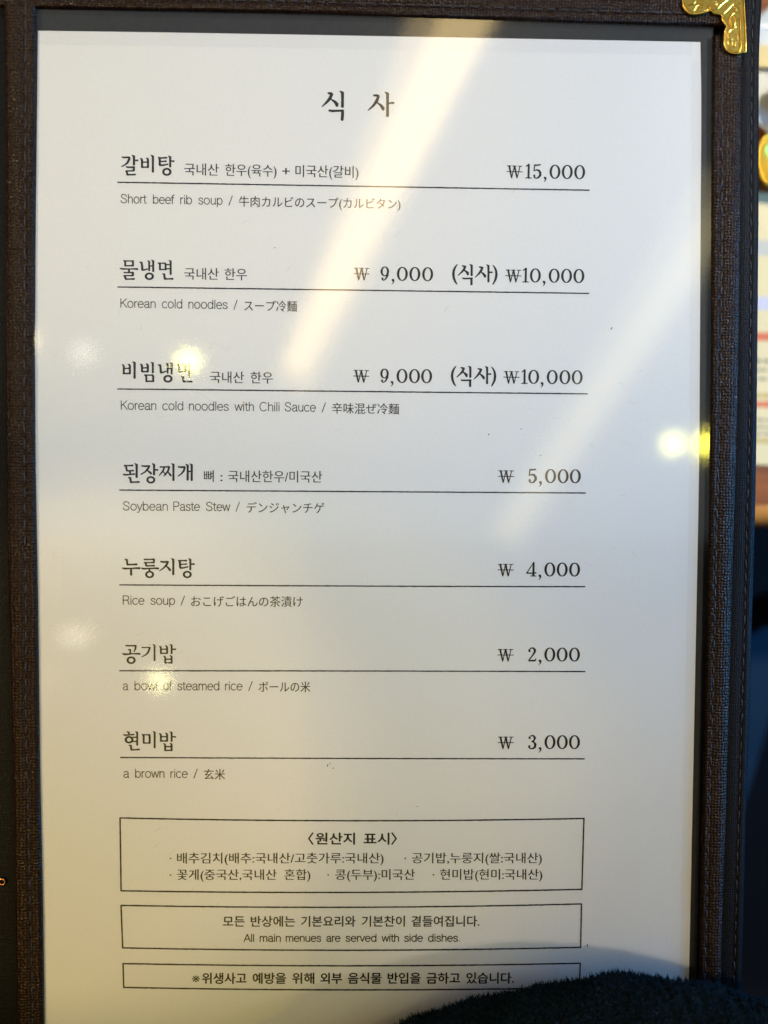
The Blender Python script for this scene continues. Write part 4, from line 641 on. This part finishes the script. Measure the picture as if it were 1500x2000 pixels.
for (line, gl, size, slope) in PRICES:
    ink = Ink(); k = size / 100
    u = Vector((1, slope)).normalized(); w = Vector((-u.y, u.x))
    for (g, x, y) in gl:
        for st in DIG[g]:
            ink.ribbon([(x + (u*p[0]*k + w*p[1]*k).x, y + (u*p[0]*k + w*p[1]*k).y, p[2]*k*1.14 + 0.02) for p in st], ink.lift())
    ink.done('printed_price', M['ink'], 'price figures in roman type on the %s dish row' % line)
for (label, strokes) in TITLES:
    ink = Ink()
    for st in strokes: ink.ribbon([(p[0], p[1], p[2]*1.28) for p in st], ink.lift())
    ink.done('brush_lettering', M['ink'], label)
nth = ['first', 'second', 'third', 'fourth', 'fifth', 'sixth', 'seventh']
rnd = random.Random(3)
def ragged(line, w):
    out = []
    for (a, b) in zip(line, line[1:]):
        n = max(2, int((Vector(b) - Vector(a)).length / 1.2))
        for k in range(n):
            t = k / n; out.append((a[0]+(b[0]-a[0])*t, a[1]+(b[1]-a[1])*t + rnd.uniform(-.03,.03), w*rnd.uniform(.9,1.12)))
    out.append((*line[-1], w)); return out
for i, ln in enumerate(RULES):
    ink = Ink(); ink.ribbon(ragged(ln, 0.52), INK); ink.done('ruled_line', M['ink'], 'thin black rule under the %s dish row' % nth[i])
for i, sides in enumerate(BOXES):
    ink = Ink()
    for s_ in sides: ink.ribbon(ragged(s_, 0.60), ink.lift())
    ink.done('box_outline', M['ink'], ['outline of the tall origin box', 'outline of the side dish box', 'outline of the lowest narrow box'][i])
ink = Ink()
for (x, y) in SPECKS:
    ink = Ink(); ink.ribbon([(x, y, 0.45), (x + rnd.uniform(-.4,.5), y + rnd.uniform(-.9,.3), 0.25)], ink.lift())
    ink.done('toner_speck', M['ink_thin'], 'tiny stray speck of toner')

# ================================================================== THE COVER
cover = empty('menu_cover', (128, -200, -4))
tag(cover, 'brown woven leatherette menu cover with stitched padded frame and brass corner', 'menu cover')

mb = MB(); mb.box(-8, 262, -432, 12, -2.6, -0.6)
mb.build('mount_board', M['mount'], cover)

def section(prof, p_out, p_st, p_in):
    """Cross-section points between the outer edge, the stitch groove and the inner edge."""
    res = []
    for (t, z) in prof:
        if t <= 1: q = p_out.lerp(p_st, t)
        else: q = p_st.lerp(p_in, t - 1)
        res.append((q.x, q.y, z))
    return res
PROF = [(0,-3.0),(0,-0.5),(0.02,0.7),(0.10,1.6),(0.25,2.1),(0.45,2.3),(0.65,2.25),(0.82,2.1),(0.93,1.9),(1.0,1.6),(1.15,1.85),(1.35,2.0),(1.6,1.95),(1.8,1.75),(1.93,1.4),(1.99,0.9),(2.0,-0.55)]
def strip(name, fo, fs, fi, s0, s1, n, m, prof=PROF, wav=0.06, axis='y', seed=1):
    rn = random.Random(seed); ph = [rn.uniform(0, 6) for _ in range(4)]
    rows = []
    for i in range(n+1):
        s = s0 + (s1 - s0) * i / n
        o, st, q = (Vector((f(s), s)) if axis == 'y' else Vector((s, f(s))) for f in (fo, fs, fi))
        r = section(prof, o, st, q)
        d = wav * (math.sin(s*0.9+ph[0]) + math.sin(s*2.3+ph[1]) * 0.7 + math.sin(s*0.23+ph[2]))
        rows.append([(x, y, z + (d if z > 0.9 else 0)) for (x, y, z) in r])
    mb = MB(); mb.grid(rows)
    o = mb.build(name, m, cover, smooth=True)
    add_uv(o, (lambda c: (c.x, c.y)) if axis == 'y' else (lambda c: (c.y, c.x)))
    return o
def thread(parent, f, s0, s1, pitch, z, axis='y', r=0.34, ln=0.74, m=None):
    mb = MB(); L = pitch * ln / 2
    mb.tube([(0,-L,-0.55),(0,-L*0.8,-0.02),(0,-L*0.3,0.12),(0,L*0.3,0.12),(0,L*0.8,-0.02),(0,L,-0.55)], [r*.6, r, r, r, r, r*.6], 6)
    me = None; rn = random.Random(int(abs(s0*7)+pitch*10)); s = s0
    while s > s1:
        ds = 2; d = f(s+ds) - f(s-ds); ang = -math.atan2(d, 2*ds) if axis == 'y' else -math.pi/2 + math.atan2(d, 2*ds)
        x, y = (f(s), s) if axis == 'y' else (s, f(s))
        if me is None:
            o = mb.build('stitch', m or M['thread'], parent, smooth=True); me = o.data
            off = o.location.copy(); base = Vector((0,0,0))
        else:
            o = bpy.data.objects.new('stitch', me); COL.objects.link(o); o.parent = parent
        o.location = off + Vector((x + rn.uniform(-.08,.08), y, z)) * MM
        o.rotation_euler = (0, 0, ang + rn.uniform(-.10, .10))
        s -= pitch * rn.uniform(0.97, 1.03)
lam = lambda k: (lambda y: X(k, y))
lamt = lambda k: (lambda x: Yt(k, x))
left = strip('frame_strip', lam('left_out'), lam('left_st'), lam('left_in'), 20, -432, 460, M['leather'], seed=2)
right = strip('frame_strip', lam('right_out'), lam('right_st'), lam('right_in'), 1.6, -432, 440, M['leather'], seed=4)
PT = [(t, z + 0.12) for t, z in PROF]
top = strip('frame_strip', lamt('top_out'), lamt('top_st'), lamt('top_in'), -14, 273, 300, M['leather'], PT, axis='x', seed=5)
bottom = strip('frame_strip', lambda x: -436., lambda x: -425.5, lambda x: -421., 1, 256, 120, M['leather'], PT, axis='x', seed=6)
thread(left, lam('left_st'), 14, -420, 6.2, 1.75)
thread(right, lam('right_st'), -3, -420, 5.2, 1.75)
thread(top, lamt('top_st'), 268, -6, 5.0, 1.9, 'x')
thread(bottom, lambda x: -425.5, 250, 8, 5.0, 1.9, 'x')
# outer lip of the cover on both sides
PE = [(0,-4.0),(0,-1.2),(0.05,-0.2),(0.25,0.5),(0.6,0.85),(0.85,0.8),(1.0,0.5),(1.2,0.8),(1.6,0.85),(1.9,0.7),(2.0,0.55),(2.0,-1.0)]
edge = strip('cover_lip', lam('edge_out'), lam('edge_st'), lambda y: X('right_out', y) - 0.6, 22, -436, 460, M['leather_edge'], PE, wav=0.05, seed=8)
thread(edge, lam('edge_st'), 14, -420, 5.6, 0.62, r=0.28)
PL = [(0,-6.0),(0,-2.8),(0.1,-2.2),(0.5,-2.0),(1.0,-2.1),(1.5,-2.0),(1.9,-2.1),(2.0,-2.4)]
edge2 = strip('cover_lip', lambda y: -34., lambda y: -20., lambda y: X('left_out', y) + 0.4, 22, -436, 300, M['leather_edge'], PL, wav=0.05, seed=9)
BBL = [(-33, -434), (-33, 18)] + [(X('edge_out', y) - 1.2, y) for y in range(16, -434, -15)] + [(X('edge_out', -434) - 1.2, -434)]
mb = MB(); n = len(BBL); mb.add([(x, y, -6.2) for x, y in BBL] + [(x, y, -3.1) for x, y in BBL], [tuple(range(n)), tuple(range(2*n-1, n-1, -1))] + [(i, n+i, n+(i+1) % n, (i+1) % n) for i in range(n)])
bk = mb.build('back_board', M['leather_edge'], cover)
add_uv(bk, lambda c: (c.x, c.y))

# clear pocket over the sheet
mb = MB(); rows = []
def fz(x, y): return 0.62 + 0.014*math.sin(x*0.045+0.7)*math.sin(y*0.031+1.1) + 0.003*math.sin(x*0.11+y*0.07) + 0.0012*math.sin(y*0.23-x*0.05)
for i in range(141):
    y = -421 + 429 * i / 140; row = []
    xl, xr = X('left_in', y) - 0.3, X('right_in', y) + 0.3
    for k in range(91):
        x = xl + (xr - xl) * k / 90
        row.append((x, min(y, Yt('top_in', x) + 0.3), fz(x, y)))
    rows.append(row)
mb.grid(rows); mb.build('clear_pocket', M['film'], cover, smooth=True)

m = M['seam'] = bpy.data.materials.new('seam_film'); m.use_nodes = True
nt = m.node_tree; nt.nodes.clear(); out = nd(m, 'ShaderNodeOutputMaterial'); tr = nd(m, 'ShaderNodeBsdfTransparent'); tr.inputs[0].default_value = (0.985, 0.985, 0.99, 1)
gl = nd(m, 'ShaderNodeBsdfGlossy', Roughness=0.12); mx = nd(m, 'ShaderNodeMixShader'); mx.inputs[0].default_value = 0.02
wire(m, tr.outputs[0], mx.inputs[1]); wire(m, gl.outputs[0], mx.inputs[2]); wire(m, mx.outputs[0], out.inputs[0])
# welded seam band of the pocket along the sheet's top and right margins
mb = MB(); rows = []
for k in range(61):
    x = 1.5 + 252*k/60; rows.append([(x, Yt('paper_top', x) - 5.6 + 0.1*math.sin(x*.3), 0.95), (x, Yt('paper_top', x) - 0.2, 0.95)])
mb.grid(rows); rows = []
for k in range(61):
    y = -8 - 400*k/60; xr = X('paper_right', y); rows.append([(xr - 4.2 + 0.08*math.sin(y*.25), y, 0.97), (xr + 0.2, y, 0.97)])
mb.grid(rows[::-1]); mb.build('welded_seam', M['seam'], cover, smooth=True)
# hairline scratches and scuffs in the plastic
m = M['scuff'] = bpy.data.materials.new('scuffed_plastic'); m.use_nodes = True
nt = m.node_tree; nt.nodes.clear(); out = nd(m, 'ShaderNodeOutputMaterial'); tr = nd(m, 'ShaderNodeBsdfTransparent')
df = nd(m, 'ShaderNodeBsdfGlossy', Roughness=0.55); df.inputs[0].default_value = (1, 1, 1, 1)
mx = nd(m, 'ShaderNodeMixShader'); mx.inputs[0].default_value = 0.22; wire(m, tr.outputs[0], mx.inputs[1]); wire(m, df.outputs[0], mx.inputs[2]); wire(m, mx.outputs[0], out.inputs[0])
rs = random.Random(21); mb = MB(); q = 0
def scratch(x, y, ang, ln, w, bend):
    global q
    pts = []; q += 1
    for k in range(6):
        t = k/5 - .5; a = ang + bend*t
        pts.append((x + math.cos(a)*ln*t, y + math.sin(a)*ln*t, w*(1 - 1.6*t*t)))
    mb.ribbon(pts, 0.72 + (q % 40)*0.002)
for (cx_, cy_, n_, sx_, sy_, a0) in [(17,-124,26,7,6,.9),(14,-232,46,9,5,.55),(44,-236,22,10,4,.35),(52,-140,14,14,10,.4),(40,-250,12,16,8,.7),(30,-100,10,20,30,1.1),(120,-90,12,60,50,.6),(220,-170,16,30,60,-.4),(90,-300,10,70,50,.8),(66,-122,16,12,8,1.0),(8,-205,6,2,14,1.5)]:
    for _ in range(n_):
        scratch(rs.gauss(cx_, sx_*.5), rs.gauss(cy_, sy_*.5), a0 + rs.gauss(0, .3), rs.uniform(.8, 4.5), rs.uniform(.05, .16), rs.uniform(-.4, .4))
scratch(62, -138.5, -.42, 12, .16, -.35); scratch(33, -128, 1.15, 6, .2, .1); scratch(7.5, -206, 1.65, 16, .14, .1)
sc_o = mb.build('scuff_mark', M['scuff'], cover); sc_o['kind'] = 'stuff'

# brass corner
def poly_plate(mb, pts, z0, z1):
    n = len(pts); mb.add([(x, y, z0) for x, y in pts] + [(x, y, z1) for x, y in pts],
        [tuple(range(n, 2*n)) if area2(pts) > 0 else tuple(range(2*n-1, n-1, -1))] + [(i, (i+1) % n, n+(i+1) % n, n+i) for i in range(n)])
def area2(p): return sum(p[i-1][0]*p[i][1] - p[i][0]*p[i-1][1] for i in range(len(p)))
def catmull(p, n=4, closed=False):
    out = []; N = len(p)
    for i in range(N if closed else N-1):
        g = lambda j: Vector(p[j % N]) if closed else Vector(p[min(max(j, 0), N-1)])
        a, b, c, d = g(i-1), g(i), g(i+1), g(i+2)
        for k in range(n):
            t = k / n; out.append(tuple(0.5*((2*b) + (c-a)*t + (2*a-5*b+4*c-d)*t*t + (3*b-a-3*c+d)*t**3)))
    if not closed: out.append(tuple(p[-1]))
    return out
outl = OUT['brass']
plate = MB(); poly_plate(plate, outl, 1.6, 3.0)
corner = plate.build('brass_corner', M['brass'], cover)
mb = MB(); mb.tube([(x, y, 3.0) for x, y in outl], 0.42, 8)
mb.build('rolled_rim', M['brass'], corner, smooth=True)
mb = MB()
for s_ in SCROLL:
    c = catmull(s_, 5); n = len(c)
    mb.tube([(x, y, 3.02) for x, y in c], [0.16 + 0.30*math.sin(math.pi*(i+.5)/n)**0.6 for i in range(n)], 8)
mb.build('embossed_scroll', M['brass'], corner, smooth=True)
# small copper eyelet on the left lip
mb = MB(); cx, cy = RIVET
mb.tube([(cx + 1.25*math.cos(a), cy + 1.1*math.sin(a), -1.2) for a in [2*math.pi*k/20 for k in range(21)]], 0.45, 8)
mb.build('copper_eyelet', M['copper'], cover, smooth=True)

# ================================================================== FLEECE SLEEVE
sl = catmull(OUT['sleeve'], 3)
RAD = 30.0
path = []; 
for i, p in enumerate(sl):
    a = Vector(sl[max(i-1, 0)]); b = Vector(sl[min(i+1, len(sl)-1)]); t = (b - a).normalized(); nn = Vector((t.y, -t.x))
    path.append(Vector(p) + nn * (RAD * 0.88 + 1.5))
rn = random.Random(11)
NS = 64; rows = []; info = []
P3 = [Vector((q.x, q.y, 30.0)) for q in path]
dense = []
for a, b in zip(P3, P3[1:]):
    m_ = max(1, int((b-a).length/3))
    dense += [a.lerp(b, k/m_) for k in range(m_)]
dense.append(P3[-1])
first = dense[0] - dense[1]; last = dense[-1] - dense[-2]
dense = [dense[0] + first.normalized()*k*4 for k in range(14, 0, -1)] + dense + [dense[-1] + last.normalized()*k*4 for k in range(1, 22)]
for i, p in enumerate(dense):
    t = (dense[min(i+1, len(dense)-1)] - dense[max(i-1, 0)]).normalized(); a = Vector((0,0,1)).cross(t).normalized(); b = Vector((0,0,1))
    row = []
    for k in range(NS + 1):
        an = 2*math.pi*(k % NS)/NS; nrm = a*math.cos(an) + b*math.sin(an)*0.92
        rr = RAD - 2.0 + 0.7*math.sin(i*0.31 + 3*math.sin(an)) + 0.5*math.sin(i*0.83 + an*5)
        row.append(p + nrm*rr); 
        if k < NS: info.append((p + nrm*rr, nrm, t))
    rows.append(row)
mb = MB(); mb.grid([[tuple(q) for q in r] for r in rows])
sleeve = mb.build('jacket_sleeve', M['fleece'], smooth=True)
tag(sleeve, 'dark navy fuzzy fleece sleeve across the lower right corner of the menu', 'sleeve')
mb = MB()
for (p, nrm, t) in info:
    if p.z < 3: continue
    for q in range(20):
        o = p + t*rn.uniform(-2.2, 2.2) + nrm.cross(t)*rn.uniform(-2.2, 2.2)
        d = (nrm + Vector((rn.gauss(0,.55), rn.gauss(0,.55), rn.gauss(0,.55)))).normalized()
        e = (d + Vector((rn.gauss(0,.8), rn.gauss(0,.8), rn.gauss(0,.8)))).normalized()
        ln = rn.uniform(1.4, 3.6); w = rn.uniform(.2, .42)
        s1 = d.cross(t); s1 = s1.normalized() if s1.length > .01 else Vector((1,0,0)); s2 = d.cross(s1)
        A = [o + s1*w, o - s1*w*.5 + s2*w*.87, o - s1*w*.5 - s2*w*.87]
        mid = o + d*ln*0.6; Bp = [mid + (v - o)*.8 for v in A]; tip = mid + e*ln*0.6
        mb.add([tuple(v) for v in A + Bp + [tip]], [(0,1,4,3),(1,2,5,4),(2,0,3,5),(3,4,6),(4,5,6),(5,3,6)])
pile = mb.build('fleece_pile', M['fleece'], sleeve); pile['kind'] = 'stuff'

# ================================================================== TABLE AND THINGS BEYOND, ALL 20 cm BEHIND THE MENU
ZB = -200
tx0, ty = 150, BACK['table'][1][1]
table = empty('wooden_table', (600, 100, ZB))
tag(table, 'varnished reddish wooden table seen past the right edge of the menu', 'table')
n_pl = 7
for k in range(n_pl):
    mb = MB(); y0 = ty + 9 + k*80; mb.box(tx0, 1150, y0, y0 + 79.2, ZB-28, ZB-0.4)
    mb.build('plank', M['wood'], table)
m = M['wood_edge'] = mat('orange_wood_edge', (0.55, 0.24, 0.06), 0.25)  # edge in a lighter orange than the planks
mb = MB(); mb.tube([(tx0, ty + 4, ZB-10), (600, ty + 3, ZB-10), (1150, ty + 2, ZB-10)], 9.5, 16); mb.build('rounded_edge', M['wood_edge'], table, smooth=True)
for (x, y) in ((1100, ty+40), (1100, ty+500), (200, ty+500), (200, ty+60)):
    mb = MB(); mb.box(x-25, x+25, y-25, y+25, -900, ZB-28.2); mb.build('leg', M['wood'], table)

lx0 = 250
l0, l1 = BACK['leaflet'][0], BACK['leaflet'][1]
mb = MB(); mb.box(lx0, 520, l1[1], l0[1], ZB+0.2, ZB+1.0)
leaf = mb.build('printed_leaflet', M['cream_paper'])
tag(leaf, 'blurred cream leaflet with a red band and rows of print on the wooden table', 'leaflet')
for (kind, ya, yb) in BACK['lines']:
    mb = MB()
    if kind == 'text':
        x = 300.0; rl = random.Random(int(abs(ya)*10))
        while x < 500:
            w_ = rl.uniform(2, 7); mb.box(x, x + w_, min(ya, yb), max(ya, yb), ZB+0.9, ZB+1.1); x += w_ + rl.uniform(.8, 2)
    else: mb.box(300, 512, min(ya, yb), max(ya, yb), ZB+0.9, ZB+1.1)
    mb.build('printed_band', M[kind + '_print'], leaf)

def lathe_thing(name, prof, cx, cy, m, label, cat, smooth=True):
    mb = MB(); mb.lathe([(r, ZB + z) for r, z in prof], cx, cy, 40); o = mb.build(name, m, smooth=smooth); tag(o, label, cat); return o
pot_y = (BACK['pot'][0][1] + BACK['pot'][1][1]) / 2
lathe_thing('brass_bowl', [(0,0.3),(10,0.3),(14,3),(18,9),(19,14),(18.2,14.4),(17,10),(13,4),(0,3)], 380, pot_y - 3, M['pot_gold'], 'blurred golden metal bowl beyond the right edge of the cover', 'bowl')
lathe_thing('black_cup', [(0,0.3),(10,0.3),(13,10),(13.5,26),(12.8,26),(12,11),(0,3)], 388, pot_y + 33, M['black_glaze'], 'blurred black cup behind the golden bowl', 'cup')
dy = BACK['dish']
lathe_thing('ceramic_plate', [(0,0.3),(26,0.3),(46,6),(47,7),(45.5,7.4),(25,2.6),(0,2.2)], 398, (dy[0][1]+dy[1][1])/2 + 14, M['ceramic'], 'blurred pale grey plate near the top right corner', 'plate')
ny = BACK['napkin']
mb = MB(); rows = []
for i in range(13):
    rows.append([(340 + k*8, ny[1][1] + 2 + (ny[0][1]-ny[1][1]+1)*i/12, ZB + 8.4 + 0.8*math.sin(k*.9+i*.3)) for k in range(12)])
mb.grid(rows); top_rows = [[(p[0], p[1], p[2]-1.2) for p in r] for r in rows[::-1]]; mb.grid(top_rows)
nap = mb.build('folded_napkin', M['napkin'], smooth=True); tag(nap, 'blurred cream folded napkin lying above the grey plate', 'napkin')
ty_ = BACK['tray']
mb = MB(); mb.box(345, 520, ty_[1][1]+1, ty_[0][1], ZB+0.3, ZB+3); tray = mb.build('steel_tray', M['steel']); tag(tray, 'bright steel tray at the top of the right background strip', 'tray')
for (y0, y1) in ((ty_[1][1]+1, ty_[1][1]+3), (ty_[0][1]-2, ty_[0][1])):
    mb = MB(); mb.box(345, 520, y0, y1, ZB+3.0, ZB+7); mb.build('tray_rim', M['steel'], tray)

mb = MB(); c = BACK['cushion']; n = len(c)
poly_plate(mb, c, -520, -420)
cu = mb.build('seat_cushion', M['blue_cloth']); tag(cu, 'deep blue cloth seat beside the lower right edge of the cover', 'seat')
mb = MB(); mb.box(-1500, 2500, -1800, 1800, -930, -900); fl = mb.build('floor', M['floor']); fl['kind'] = 'structure'
